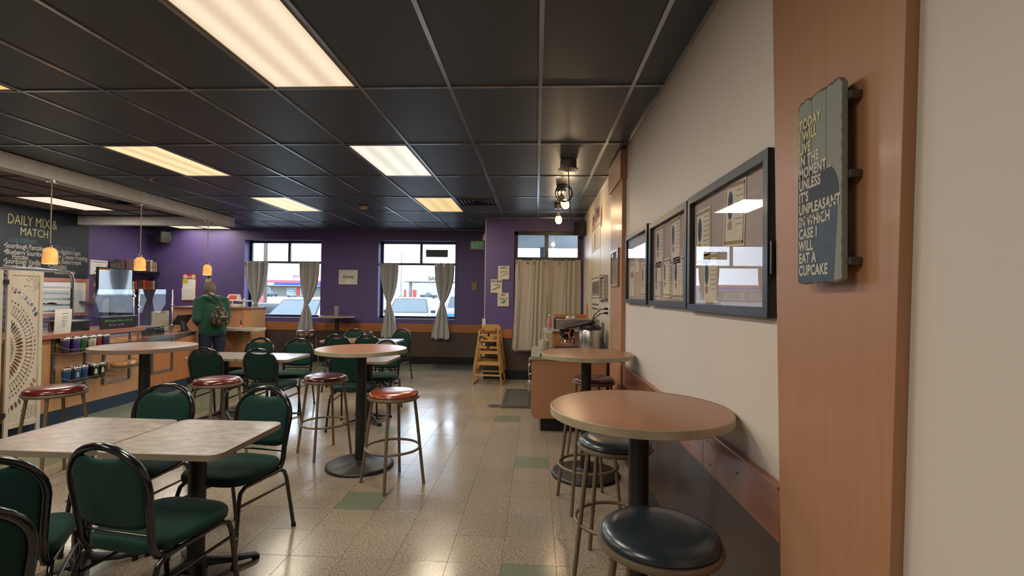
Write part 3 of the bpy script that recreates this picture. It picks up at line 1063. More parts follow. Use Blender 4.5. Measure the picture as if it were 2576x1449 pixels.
LOW = [(.19, (.012, .055, .17), None, 'blue tumbler at the left end of the lower wire shelf'), (.30, (.012, .06, .18), m_emb2, 'blue tumbler with a grey tree emblem on the lower shelf'),
       (.415, (.012, .055, .18), None, 'plain blue tumbler right of the emblem one on the lower shelf'), (.545, (.010, .010, .010), m_emb, 'black tumbler with cream tree emblem beside the blue ones'),
       (.665, (.010, .010, .010), m_emb, 'black tumbler with cream tree emblem at the right end')]
for k, (y, c, dc, lb) in enumerate(LOW):
    tumbler(lb, cw(.14 if k % 2 else .12, y, SB + .002), c, dc)
for k, (y, c, lb) in enumerate([(.36, (.10, .03, .03), 'dark red lidded tumbler in the lower back row'), (.48, (.09, .03, .03), 'maroon lidded tumbler behind blue and black ones'), (.60, (.02, .02, .02), 'black lidded tumbler in the lower back row')]):
    tumbler(lb, cw(.058, y, SB + .002), c)

# bagged bread
def bread(label, loc, rz, L_=.19):
    t = thing('bagged_bread', label, 'bread', loc, rz, 'bagged bread loaves')
    rings = []
    for k in range(9):
        q = k / 8 * 2 - 1
        s = max(.05, (1 - abs(q) ** 3.2)) ** .5
        rings.append([(q * L_ / 2, .052 * s * math.cos(a), .004 + .040 * (1 + s * math.sin(a)) * (1 if math.sin(a) > 0 else .96)) for a in [2 * PI * j / 14 for j in range(14)]])
    MB().loft(rings).build('loaf', mat('bread_crust', (.42, .20, .065), .55, c2=(.32, .13, .04), nscale=25, bump=.3, bscale=60), t, smooth=60)
    rings = []
    for k in range(12):
        q = k / 11 * 2.2 - 1.02
        s = 1.07 * max(.18, (1 - abs(min(q, .98)) ** 4)) ** .5
        wob = [1 + .05 * math.sin(5 * a + k * 2.1) for a in [2 * PI * j / 14 for j in range(14)]]
        rings.append([(q * L_ / 2 * 1.04, .055 * s * w_ * math.cos(a), .002 + .043 * (1 + s * w_ * math.sin(a))) for a, w_ in zip([2 * PI * j / 14 for j in range(14)], wob)])
    MB().loft(rings, caps=False).build('plastic_bag', glass('clear_film', (1, 1, 1), 1.35, .03), t, smooth=25)
    fl = MB()
    for k in range(7):
        a = 2 * PI * k / 7
        fl.add([(L_ * .60, 0, .045), (L_ * .60 + .05, .035 * math.cos(a), .055 + .035 * math.sin(a)), (L_ * .60 + .045, .035 * math.cos(a + .5), .055 + .035 * math.sin(a + .5))], [(0, 1, 2)])
    fl.build('bag_ruffle', flat('film_white', (.72, .70, .66), .3), t, fix=False)
    return t
bread('bagged loaf of bread in the wire basket, nearer the tumblers', cw(.10, .96, .513), CA + R(60))
bread('bagged loaf of bread in the wire basket, beside the bar table pole', cw(.10, 1.16, .513), CA + R(75))

# paper notice taped to the ledge
pn = thing('paper_notice', 'curled white paper notice with short lines of print on the ledge', 'notice', cw(.02, .22, 1.012), CA)
def pg(u, v):
    return (.03 - .04 * (1 - v) ** 2 + .02 * math.sin(u * PI), -.105 + .21 * u + .03 * (1 - v) ** 2, .0 + .275 * v)
MB().grid(pg, 6, 10).build('sheet', m_paper, pn, smooth=60, fix=False)
ln = MB()
for k, w_ in enumerate((.075, .07, .06, .07, .06, .05, .04)):
    z = .225 - .022 * k - (.012 if k else 0)
    v = z / .275
    xs_ = .03 - .04 * (1 - v) ** 2 + .0215
    ln.box(xs_, xs_ + .001, -w_ / 2, w_ / 2, z, z + .004)
ln.build('print_lines', flat('grey_print_ink', (.25, .25, .27), .8), pn)

# sneeze guards: glass sheets on posts
def guard(label, y0, y1, z0, z1, x=-.09, posts=()):
    t = thing('sneeze_guard', label, 'glass guard', cw(x, y0, z0), CA, 'glass guards on the counter')
    w_ = y1 - y0
    MB().box(-.003, .003, .004, w_ - .004, .02, z1 - z0).build('glass_sheet', m_guard, t)
    for q in posts:
        MB().lathe([(.022, 0), (.022, .006), (.011, .008), (.011, z1 - z0 - .01), (.006, z1 - z0)], 14, (0, q - y0, 0)).build('post', m_chrome, t, smooth=40)
        for zz in (.12, .42):
            if zz < z1 - z0:
                MB().xbox((.006, q - y0, zz), (.03, .03, .03)).build('clamp', m_chrome, t, bevel=.004)
    return t
guard('glass guard over the ledge behind the paper notice', -.38, .755, 1.013, 1.50, posts=(-.05,))
guard('glass guard reflecting the window, over the small chalk sign', .765, 1.435, 1.013, 1.52, posts=(1.42,))
guard('glass guard on the low counter before the black tray box', 1.505, 2.20, .86, 1.53, posts=(1.515, 2.19))

# monitor behind the guard
mo = thing('monitor', 'dark framed flat screen behind the glass guard', 'monitor', cw(-.42, 1.52, 0), CA)
MB().box(-.03, .0, -.30, .30, 1.42, 1.82).build('casing', m_black, mo, bevel=.006)
MB().box(.0, .003, -.285, .285, 1.435, 1.805).build('screen', mat('glossy_screen', (.010, .020, .045), .04, spec=1.0, coat=1), mo)
MB().box(-.06, -.03, -.04, .04, .86, 1.60).build('stand', m_black, mo, bevel=.004)
MB().box(-.15, .01, -.03, .14, .861, .875).build('foot_plate', m_black, mo, bevel=.003)

# small chalk sign under the guard
cs = thing('chalk_sign', 'small black chalk sign with green and violet lettering under the glass', 'sign', cw(-.02, 1.09, 1.014), CA)
MB().box(-.012, 0, -.29, .29, 0, .15).build('board', m_ink, cs, bevel=.002)
MB().box(-.014, .002, -.295, .295, .15, .156).build('chrome_lip', m_chrome, cs)
text('$20 Growler Coffee or Iced Tea', 'lettering', flat('green_chalk', (.10, .42, .16), .8), cs, (.0008, 0, .09), TXT_LEFT, .036, .95)
text('$15 Cup   pint $8', 'lettering', flat('violet_chalk', (.30, .16, .50), .8), cs, (.0008, -.04, .038), TXT_LEFT, .036, .95)

# black warming trays behind the guard
for (y0, y1, z1, x0, x1, z0, lb) in ((.47, .76, 1.135, -.36, -.12, 1.0135, 'black serving tray behind the paper notice, left of the chalk sign'), (1.60, 2.09, .985, -.40, -.13, .861, 'low black display box on the counter behind the low glass guard')):
    t = thing('serving_tray', lb, 'tray', cw(0, y0, z0), CA)
    w_, h_ = y1 - y0, z1 - z0
    MB().box(x1 - .01, x1, 0, w_, 0, h_).box(x0, x0 + .01, 0, w_, 0, h_).box(x0, x1, 0, .01, 0, h_).box(x0, x1, w_ - .01, w_, 0, h_).box(x0, x1, 0, w_, 0, .01).build('box', m_black, t, bevel=.002)
    MB().box(x0 - .004, x1 + .004, -.004, w_ + .004, h_ - .012, h_ + .002).build('rim', m_steel, t, bevel=.002)

# cream stone slab behind the low counter
sl = thing('stone_board', 'cream stone-look board with grey veins standing behind the low counter', 'board', cw(-.50, 2.34, .861), CA)
MB().box(-.02, 0, 0, .38, 0, .325).build('slab', mat('veined_stone', (.62, .56, .44), .4, c2=(.34, .29, .22), nscale=3.5, lo=.44, hi=.49, detail=7), sl, bevel=.003)

# point-of-sale tablet on its stand
ps = thing('sales_tablet', 'grey sales tablet tilted on a stand at the counter end by the customer', 'tablet', cw(-.20, 2.66, .861), CA + R(-10))
MB().lathe([(.10, 0), (.10, .006), (.09, .010), (.01, .010)], 28, sx=.8, sy=1.2).build('base_plate', m_black, ps, smooth=40)
m_grey = flat('dark_grey_plastic', (.060, .062, .07), .35)
MB().add([(-.03, -.05, .008), (-.03, .05, .008), (.04, .05, .008), (.04, -.05, .008), (-.07, -.035, .17), (-.07, .035, .17), (-.045, .035, .17), (-.045, -.035, .17)],
         [(0, 1, 2, 3), (7, 6, 5, 4), (0, 4, 5, 1), (1, 5, 6, 2), (2, 6, 7, 3), (3, 7, 4, 0)]).build('stand', m_grey, ps, bevel=.006)
MB().xbox((-.055, 0, .185), (.016, .30, .21), ry=R(38)).build('screen_panel', m_grey, ps, bevel=.005)

# return counter with half-round shelf
rc = thing('return_counter', 'maple return counter with pale end post before the left window', 'counter', (-5.1, 8.47, 0))
MB().box(-1.45, -.14, 0, .45, .16, 1.205).build('body', m_panel, rc, bevel=.003)
MB().box(-.14, 0, -.012, .46, .10, 1.205).build('end_post', m_counter, rc, bevel=.003)
MB().box(-1.47, .02, -.03, .48, 1.206, 1.234).build('top_ledge', m_cap, rc, bevel=.005)
MB().box(-1.45, -.16, .03, .45, 0, .16).build('base_strip', m_base, rc)
MB().box(-.55, -.535, -.012, -.001, .2, 1.18).build('joint_strip', flat('dark_wood_edge', (.10, .05, .03), .5), rc)
hs_ = [(.26 + .10 * math.cos(a), -.20 + .16 * math.sin(a)) for a in [(-PI / 2 + PI * k / 10) for k in range(11)]] + [(-.6, -.013), (-.6, -.30), (-.4, -.36)]
MB().prism(hs_, lambda u, v, d: (u, v, d), .838, .878).build('round_shelf', flat('pale_laminate', (.50, .48, .42), .3), rc, smooth=30)
MB().box(-.12, -.02, -.20, -.013, .80, .838).build('shelf_bracket', m_alum, rc)

# scale with red display and arm, papers, hand bell
sc = thing('price_scale', 'white price scale with a red number display on the return counter', 'scale', (-5.55, 8.62, 1.235))
MB().box(-.14, .14, -.12, .12, .0, .05).build('body', m_white, sc, bevel=.008)
MB().cyl((-.03, .05, .05), (-.03, .05, .13), .014).build('stalk', m_white, sc, smooth=40)
MB().add([(-.13, -.02, .11), (.12, -.02, .11), (.12, .10, .11), (-.13, .10, .11), (-.09, .03, .23), (.10, .03, .23), (.10, .08, .23), (-.09, .08, .23)],
         [(0, 3, 2, 1), (4, 5, 6, 7), (0, 1, 5, 4), (1, 2, 6, 5), (2, 3, 7, 6), (3, 0, 4, 7)]).build('display_head', m_white, sc, bevel=.006)
dsp = MB().add([(-.075, -.012, .132), (.085, -.012, .132), (.08, .018, .212), (-.065, .018, .212)], [(0, 1, 2, 3)]).build('display', mat('red_led', (.25, .02, .03), .3, emit=.5), sc, fix=False)
MB().box(.10, .34, .0, .03, .10, .125).box(.20, .225, .0, .03, .0, .16).build('side_arm', m_white, sc, bevel=.004)
MB().box(-.05, .05, -.16, -.13, .0, .11).build('label_roll', m_brick, sc, bevel=.004)
pp = thing('paper_stack', 'white papers lying on the ledge behind the sales tablet', 'papers', (-6.2, 8.70, 1.235))
for k in range(4):
    MB().xbox((.05 * k - .07, .01 * k, .001 + .0022 * k), (.30, .21, .002), rz=.15 * k - .2).build('sheet', m_paper, pp)
hb = thing('hand_bell', 'pink hand bell with a black handle on the round shelf', 'bell', (-5.18, 8.30, .878))
MB().lathe([(.045, 0), (.047, .004), (.040, .012), (.026, .030), (.022, .045), (.010, .050)], 24).build('cup', flat('pink_rubber', (.62, .16, .18), .4), hb, smooth=40)
MB().lathe([(.007, .048), (.009, .06), (.009, .13), (.006, .135)], 12).build('handle', m_black, hb, smooth=40)

# sheet-pan rack behind the counter
rk = thing('pan_rack', 'aluminium sheet pan rack with rounded top behind the folding screen', 'rack', (-6.62, 6.62, 0), R(2))
for x in (0, -.52):
    MB().tube([(x, 0, 0), (x, 0, 1.66), (x, -.03, 1.735), (x, -.09, 1.765), (x, -.55, 1.765), (x, -.98, 1.765), (x, -1.05, 1.735), (x, -1.08, 1.66), (x, -1.08, 0)], .022, 10).build('upright', m_steel, rk, smooth=50)
for k in range(16):
    z = .45 + .083 * k
    for q in (-.03, -1.05):
        MB().box(-.52, 0, q - .012, q + .012, z, z + .004).build('runner', m_alum, rk)
for k, z in enumerate((.865, .948, 1.031, 1.114, 1.197, 1.280, 1.363, 1.446, 1.529)):
    p_ = MB().box(-.50, .02, -1.03, -.05, z + .005, z + .009).box(.012, .022, -1.03, -.05, z + .005, z + .026).box(-.50, -.49, -1.03, -.05, z + .005, z + .026).build('sheet_pan', m_steel, rk)
    if k in (2, 5):
        pas = MB()
        for q in range(4):
            pas.lathe([(.055, 0), (.06, .012), (.045, .03), (.005, .038)], 14, (-.12, -.18 - .16 * q, z + .010))
        pas.build('pastries', flat('dark_pastry', (.06, .03, .035) if k == 5 else (.45, .06, .03), .6), p_, smooth=50)

# tall things on the back shelf
def jug(label, loc, name='tall_bottle'):
    t = thing(name, label, 'bottle', loc)
    MB().lathe([(.055, 0), (.058, .01), (.058, .26), (.05, .27)], 20).build('lower', flat('blue_plastic', (.10, .16, .40), .35), t, smooth=40)
    MB().lathe([(.05, .27), (.056, .28), (.056, .42), (.03, .47), (.012, .475)], 20).build('upper', flat('white_plastic_pale', (.62, .61, .63), .4), t, smooth=40)
bc = thing('back_counter', 'low work counter behind the service counter', 'counter', (-6.35, 6.70, 0))
MB().box(-.5, .0, .02, 1.5, .1, .87).build('body', m_panel, bc)
MB().box(-.52, .02, 0, 1.52, .871, .905).build('worktop', m_steel, bc, bevel=.004)
MB().box(-.5, -.05, .05, 1.47, 0, .1).build('base_strip', m_base, bc)
jug('blue and white tall bottle behind the glass guard, right of the pan rack', (-6.22, 6.76, .906))
m_bronze = mat('brown_carved_wood', (.11, .075, .045), .45, c2=(.07, .045, .03), nscale=30)
def totem(label, loc, h, w_):
    t = thing('carved_vase', label, 'vase', loc, R(45))
    rings = []
    for k, (z, s) in enumerate(((0, 1.15), (.12, 1.05), (.30, .62), (.52, .98), (.70, .62), (.92, 1.0), (1.0, 1.06))):
        rings.append([(w_ * s * a, w_ * s * b, z * h) for a, b in ((-1, -1), (1, -1), (1, 1), (-1, 1))])
    MB().loft(rings).build('body', m_bronze, t)
totem('brown angular vase beside the blue bottle behind the glass', (-6.20, 6.98, .906), .52, .06)
totem('brown angular vase below the white framed certificate', (-8.42, 8.92, 1.30), .52, .07)
vs_ = thing('wall_shelf', 'small brown shelf under the angular vase on the purple wall', 'shelf', (LW, 8.92, 1.28))
MB().box(0, .32, -.15, .15, -.02, .019).build('plank', m_bronze, vs_)
MB().box(0, .02, -.02, .02, -.2, -.02).build('bracket', m_bronze, vs_)

# customer pendant lamps
m_ala = None
def pendant(label, x, y, ztop=1.985, h=.19, r=.088):
    t = thing('pendant_lamp', label, 'pendant lamp', (x, y, zs), 0, 'alabaster pendant lamps')
    MB().lathe([(.055, 0), (.055, -.012), (.02, -.018), (.008, -.03)][::-1], 24).build('canopy', m_chrome, t, smooth=40)
    MB().tube([(0, 0, -.02), (0, 0, ztop - zs)], .0055, 8).build('rod', flat('brass_rod', (.42, .34, .22), .4, .3), t, smooth=60)
    MB().lathe([(.02, 0), (.022, .03), (.008, .045)], 16, (0, 0, ztop - zs - .005)).build('cap', m_chrome, t, smooth=40)
    q = ztop - zs
    prof = [(.014, q), (.034, q - .007), (.052, q - .024), (.063, q - .052), (.067, q - .09), (.068, q - h), (.063, q - h), (.062, q - .09), (.048, q - .03), (.02, q - .012)]
    sh = mat('alabaster_shade', (.90, .44, .13), .5, c2=(.62, .26, .06), nscale=14, lo=.25, hi=.55, emit=.62, detail=6)
    MB().lathe(prof, 32, caps=False).build('shade', sh, t, smooth=40)
    ld = bpy.data.lights.new('pendant_bulb', 'POINT')
    ld.energy = 5
    ld.color = (1, .66, .34)
    ld.shadow_soft_size = .03
    lo_ = bpy.data.objects.new('pendant_bulb', ld)
    C.objects.link(lo_)
    lo_.parent = t
    lo_.location = (0, 0, q - .12)
pendant('amber pendant lamp nearest, hanging in front of the chalkboard', -5.497, 5.218)
pendant('amber pendant lamp hanging in front of the cookbooks', -5.608, 6.60)
pendant('amber pendant lamp farthest back, above the customer', -5.757, 8.22)

# folding screen with cut-out sunburst
def carved_panel(t, x0, w_, h_, flip):
    """frame plus a thin sheet with real holes, standing in the local x-z plane"""
    fr_ = .036
    MB().box(x0, x0 + fr_, -.011, .011, 0, h_).box(x0 + w_ - fr_, x0 + w_, -.011, .011, 0, h_).box(x0 + fr_, x0 + w_ - fr_, -.011, .011, h_ - .045, h_).box(
        x0 + fr_, x0 + w_ - fr_, -.011, .011, .10, .15).build('panel_frame', m_scr, t, bevel=.002)
    iw, ih = w_ - 2 * fr_, h_ - .195
    nx, nz = int(iw / .004), int(ih / .004)
    def hole(x, z):
        zz = z - ih * .50
        xx = x + .10
        rho = math.hypot(xx / .30, zz / .47)
        ph = math.atan2(zz / .47, xx / .30)
        if .50 < rho < .74 and abs(ph) < 1.35:
            c_ = (rho - .62) / .12
            return abs((ph * 8.3 % 1) - .5) < .40 * math.sqrt(max(0, 1 - c_ * c_))
        if .82 < rho < 1.02 and abs(ph) < 1.4:
            e_ = abs(rho - .92) / .10
            return abs((ph * 11 % 1) - .5) < (.13 if e_ < .6 else .40 * e_)
        if 1.07 < rho < 1.14 and abs(ph) < 1.25:
            return abs((ph * 11 % 1) - .5) < .34 * (1.14 - rho) / .07
        if 1.26 < rho < 1.40:
            c_ = (rho - 1.33) / .07
            return abs((ph * 11 % 1) - .5) < .36 * math.sqrt(max(0, 1 - c_ * c_)) and abs(ph) > .55
        if .36 < rho < .45 and abs(ph) < 1.1:
            return abs((ph * 13 % 1) - .5) < .28
        for cz in (.09, ih - .09):
            d_ = math.hypot((x - iw * .72) / .08, (z - cz) / .08)
            if d_ < 1:
                a_ = math.atan2(z - cz, x - iw * .9)
                return abs((a_ * 3.2 % 1) - .5) < .2 and abs((d_ * 4 % 1) - .5) < .32
        return False
    sh = MB()
    idx = {}
    def vid(i, k, s_):
        key = (i, k, s_)
        if key not in idx:
            idx[key] = len(sh.v)
            sh.v.append((x0 + fr_ + iw * i / nx, .0035 * s_, .15 + ih * k / nz))
        return idx[key]
    solid = [[not hole(iw * (i + .5) / nx, ih * (k + .5) / nz) for k in range(nz)] for i in range(nx)]
    def quad(*q):
        sh.f.append(q)
        sh.m.append(0)
    for i in range(nx):
        for k in range(nz):
            if not solid[i][k]:
                continue
            quad(vid(i, k, -1), vid(i + 1, k, -1), vid(i + 1, k + 1, -1), vid(i, k + 1, -1))
            quad(vid(i, k, 1), vid(i, k + 1, 1), vid(i + 1, k + 1, 1), vid(i + 1, k, 1))
            if i + 1 < nx and not solid[i + 1][k]:
                quad(vid(i + 1, k, -1), vid(i + 1, k, 1), vid(i + 1, k + 1, 1), vid(i + 1, k + 1, -1))
            if i > 0 and not solid[i - 1][k]:
                quad(vid(i, k, 1), vid(i, k, -1), vid(i, k + 1, -1), vid(i, k + 1, 1))
            if k + 1 < nz and not solid[i][k + 1]:
                quad(vid(i, k + 1, -1), vid(i + 1, k + 1, -1), vid(i + 1, k + 1, 1), vid(i, k + 1, 1))
    sh.build('carved_sheet', m_scr, t, fix=False)
m_scr = mat('whitewashed_wood', (.58, .52, .44), .6, c2=(.50, .44, .37), nscale=5, stretch=(10, 10, 1))
fs_ = thing('folding_screen', 'whitewashed folding screen with carved sunburst cut-outs at the left edge', 'screen', (-5.27, 4.585, .0), 0)
pa = math.atan2(4.90 - 4.60, -5.27 + 5.29)
# far leaf runs back along the counter, near leaf folds towards the camera
lf = bpy.data.objects.new('far_leaf', None); C.objects.link(lf); lf.parent = fs_; lf.rotation_euler = (0, 0, R(86))
lf2 = bpy.data.objects.new('near_leaf', None); C.objects.link(lf2); lf2.parent = fs_; lf2.rotation_euler = (0, 0, R(252)); lf2.location = (-.012, -.03, 0)
carved_panel(lf, 0, .33, 1.69, False)
carved_panel(lf2, 0, .40, 1.69, False)
for z in (.22, 1.55):
    MB().box(-.02, .012, -.035, .012, z, z + .05).build('hinge', m_iron, fs_, bevel=.003)
# ================================================================= RIGHT SIDE: coffee cabinet
cb = thing('coffee_cabinet', 'maple coffee cabinet with pale worktop beside the wood pilaster', 'cabinet', (-.02, 5.41, 0))
MB().box(0, .80, 0, 1.04, .155, .795).build('body', m_panel, cb, bevel=.003)
MB().box(.0, .80, -.022, -.001, .150, .795).build('end_panel', m_panel, cb, bevel=.003)
MB().box(-.03, .815, -.04, 1.06, .796, .835).build('worktop', flat('grey_laminate_top', (.33, .31, .27), .25), cb, bevel=.004)
MB().box(.085, .80, .05, 1.0, 0, .155).build('toe_kick', m_base, cb)
for k in range(2):
    y0 = .02 + .51 * k
    d_ = MB().box(-.020, -.001, y0, y0 + .50, .17, .60).build('door', m_panel, cb, bevel=.003)
    MB().tube([(-.02, y0 + .08, .54), (-.055, y0 + .08, .54), (-.055, y0 + .08, .43), (-.02, y0 + .08, .43)], .005, 8).build('handle', m_chrome, d_, smooth=60)
    w_ = MB().box(-.020, -.001, y0, y0 + .50, .61, .785).build('drawer', m_panel, cb, bevel=.003)
    MB().tube([(-.02, y0 + .02, .74), (-.055, y0 + .02, .74), (-.055, y0 + .02, .64), (-.02, y0 + .02, .64)], .005, 8).build('handle', m_chrome, w_, smooth=60)
WT = .836
# coffee brewer
br = thing('coffee_brewer', 'steel and black coffee brewer on the coffee cabinet', 'coffee brewer', (.34, 6.15, WT))
MB().box(-.10, .44, -.14, .14, .26, .385).build('hood', m_steel, br, bevel=.01)
MB().box(-.115, -.10, -.145, .145, .255, .39).build('front_face', m_black, br, bevel=.006)
MB().box(-.10, .02, -.10, .10, .385, .40).build('top_lid', m_black, br, bevel=.004)
MB().lathe([(.055, .155), (.075, .17), (.095, .245), (.097, .26)], 24, (.05, 0, 0)).build('filter_basket', m_black, br, smooth=40)
MB().box(-.04, .14, -.105, .105, .135, .155).build('basket_rail', m_steel, br, bevel=.004)
MB().box(.20, .44, -.13, .13, .0, .26).build('column', m_steel, br, bevel=.006)
MB().box(-.10, .20, -.14, .14, .0, .025).build('base_plate', m_black, br, bevel=.006)
MB().box(.02, .08, -.108, -.106, .20, .225).build('badge', m_steel, br)
cf = thing('coffee_carafe', 'round glass coffee carafe with black collar under the brewer', 'carafe', (.39, 6.07, WT + .026))
MB().lathe([(.045, 0), (.068, .012), (.080, .045), (.072, .08), (.042, .112), (.038, .125)], 28, caps=False).build('glass_globe', glass('carafe_glass', (.93, .95, .95), 1.45, .06), cf, smooth=50)
MB().lathe([(.040, .105), (.046, .112), (.046, .128), (.03, .14), (.01, .142)], 24).build('collar', m_black, cf, smooth=40)
MB().tube([(.04, -.02, .12), (.08, -.05, .115), (.085, -.055, .05)], .009, 8).build('handle', m_black, cf, smooth=60)
# airpot
ap = thing('airpot', 'tall steel airpot with black pump lever on the coffee cabinet', 'airpot', (.64, 5.74, WT))
ap.scale = (1.15, 1.15, 1.12)
MB().lathe([(.105, 0), (.112, .01), (.112, .235), (.104, .25)], 32).build('body', m_steel, ap, smooth=40)
MB().lathe([(.106, .25), (.112, .258), (.11, .28), (.09, .295), (.01, .297)], 32).build('lid', m_black, ap, smooth=40)
MB().loft([[(-.26 + .06 * k, -.028 - .012 * min(k, 3), .25 + .012 * k), (-.26 + .06 * k, .028 + .012 * min(k, 3), .25 + .012 * k), (-.26 + .06 * k, .026 + .012 * min(k, 3), .275 + .014 * k), (-.26 + .06 * k, -.026 - .012 * min(k, 3), .275 + .014 * k)] for k in range(6)]).build('pump_head', m_black, ap, smooth=30, bevel=.004)
MB().tube([(-.20, 0, .25), (-.215, 0, .20), (-.21, -.02, .15)], .010, 8).build('spout', m_brick, ap, smooth=60)
# red-handled glass decanter behind
dc = thing('glass_decanter', 'small glass decanter with a red handle beside the airpot', 'decanter', (.53, 6.34, WT))
MB().lathe([(.05, 0), (.065, .02), (.065, .09), (.035, .15), (.033, .17)], 24, caps=False).build('glass', MATS['carafe_glass'], dc, smooth=50)
MB().tube([(-.035, 0, .16), (-.085, -.01, .15), (-.09, -.01, .06)], .010, 8).build('handle', m_brick, dc, smooth=60)
# half-round side shelf on cabinet behind, wood tray, condiments
sh_ = thing('corner_cabinet', 'low wooden cabinet with half-round grey top behind the brewer', 'cabinet', (.38, 6.95, 0))
MB().prism([(-.22 + .06 * math.cos(a), .0 + .22 * math.sin(a)) for a in [PI / 2 + PI * k / 12 for k in range(13)]] + [(.42, -.22), (.42, .22)], lambda u, v, d: (u, v, d), WT + .18, WT + .205).build('half_round_top', flat('pale_laminate_b', (.42, .42, .42), .3), sh_, smooth=30)
MB().box(-.16, .42, -.18, .18, .10, WT + .179).build('body', m_counter2, sh_, bevel=.003)
MB().box(-.12, .42, -.16, .16, 0, .10).build('toe_kick', m_base, sh_)
tyb = thing('wooden_tray', 'orange wooden box with raised back on the low corner cabinet', 'box', (.45, 7.02, WT + .206))
MB().box(-.18, .30, .10, .12, 0, .20).build('back_board', m_counter2, tyb, bevel=.004)
MB().prism([(-.20, 0), (.12, 0), (.12, .30), (.08, .36), (.04, .30), (.0, .20), (-.20, .12)], lambda u, v, d: (d, u, v), .28, .30).build('side_board', m_counter2, tyb)
MB().box(-.18, .30, -.18, .12, 0, .014).build('bottom', m_counter2, tyb)
for k, (dx, c_) in enumerate(((.0, (.70, .66, .58)), (.07, (.62, .58, .62)))):
    t = thing('condiment_jar', ('small cream jar in the wooden box', 'small silver-lidded jar in the wooden box')[k], 'jar', (.46 + dx, 6.96, WT + .221))
    MB().lathe([(.025, 0), (.028, .01), (.028, .16), (.02, .17)], 16).build('jar_body', flat('jar_%d' % k, c_, .4), t, smooth=40)
    MB().lathe([(.022, .17), (.022, .19), (.005, .192)], 16).build('lid', m_chrome, t, smooth=40)
sp_ = thing('syrup_bottle', 'red and white bottle on the half-round top beside the brewer', 'bottle', (.19, 6.90, WT + .206))
MB().lathe([(.03, 0), (.032, .01), (.032, .11), (.012, .15), (.012, .18)], 16).build('bottle_body', flat('pinkish_label', (.55, .20, .18), .4), sp_, smooth=40)
MB().lathe([(.014, .18), (.014, .20), (.003, .202)], 12).build('cap', m_white, sp_, smooth=40)
# basket of packets
bk_ = thing('packet_cup', 'pale cup of sugar packets at the cabinet edge', 'cup', (.10, 5.98, WT))
MB().lathe([(.05, 0), (.055, .005), (.066, .11), (.068, .115), (.062, .11), (.05, .012)], 20, caps=False).build('cup_wall', flat('pale_ceramic', (.56, .52, .44), .4), bk_, smooth=40)
MB().lathe([(.048, .006), (.05, .008), (.001, .009)], 20).build('cup_floor', flat('pale_ceramic', (.56, .52, .44), .4), bk_)
for k in range(7):
    a = k * 1.1
    MB().xbox((.03 * math.cos(a), .03 * math.sin(a), .10), (.04, .006, .07), rx=.3 * math.sin(a), ry=.4 * math.cos(a), rz=a).build('packet', flat('packet_%d' % (k % 3), [(.7, .6, .4), (.66, .62, .55), (.5, .36, .15)][k % 3], .6), bk_)
nb = thing('napkin_box', 'tan napkin box behind the packet cup', 'box', (.17, 6.35, WT))
MB().box(-.05, .05, -.08, .08, 0, .20).build('box_body', flat('tan_card', (.50, .40, .24), .6), nb, bevel=.003)
MB().box(-.052, -.05, -.06, .06, .03, .17).build('napkins', m_paper, nb)
tw = thing('folded_cloth', 'cream folded cloth lying on the worktop before the airpot', 'cloth', (.60, 5.50, WT))
MB().grid(lambda u, v: ((u - .5) * .30, (v - .5) * .16, .004 + .022 * math.sin(PI * u) ** .5 * math.sin(PI * v) ** .5 + .004 * math.sin(u * 17 + v * 9)), 14, 8).build('cloth_fold', flat('cream_cloth', (.58, .50, .38), .9), tw, smooth=60, fix=False)
# outlet and cables
ot = thing('power_outlet', 'white wall outlet with two black plugs above the coffee cabinet', 'outlet', (RW, 5.67, 1.335))
MB().box(-.008, 0, -.06, .06, -.062, .062).build('plate', m_white, ot, bevel=.003)
for k, z in enumerate((.028, -.022)):
    p_ = MB().box(-.05, -.008, -.016, .016, z - .013, z + .013).build('plug', m_black, ot, bevel=.004)
    q = k * .02
    MB().tube([(-.05, 0, z), (-.10, .0, z - .01), (-.17 - q, .03, z - .09), (-.20 - q, .05, z - .22), (-.20 - q, .06, -.30)], .006, 8).build('cable', m_black, p_, smooth=60)
cb2 = thing('loose_cable', 'black cables drooping from the airpot to the wall', 'cable', (.70, 5.80, WT + .27))
MB().tube([(0, 0, 0), (.03, -.04, -.02), (.07, -.08, -.09), (.105, -.10, -.18), (.09, -.10, -.25), (.08, -.09, -.265)], .006, 8).tube([(0, .02, 0), (.04, -.02, -.04), (.08, -.06, -.11), (.09, -.08, -.19), (.07, -.07, -.265)], .005, 8).build('cable_pair', m_black, cb2, smooth=60)

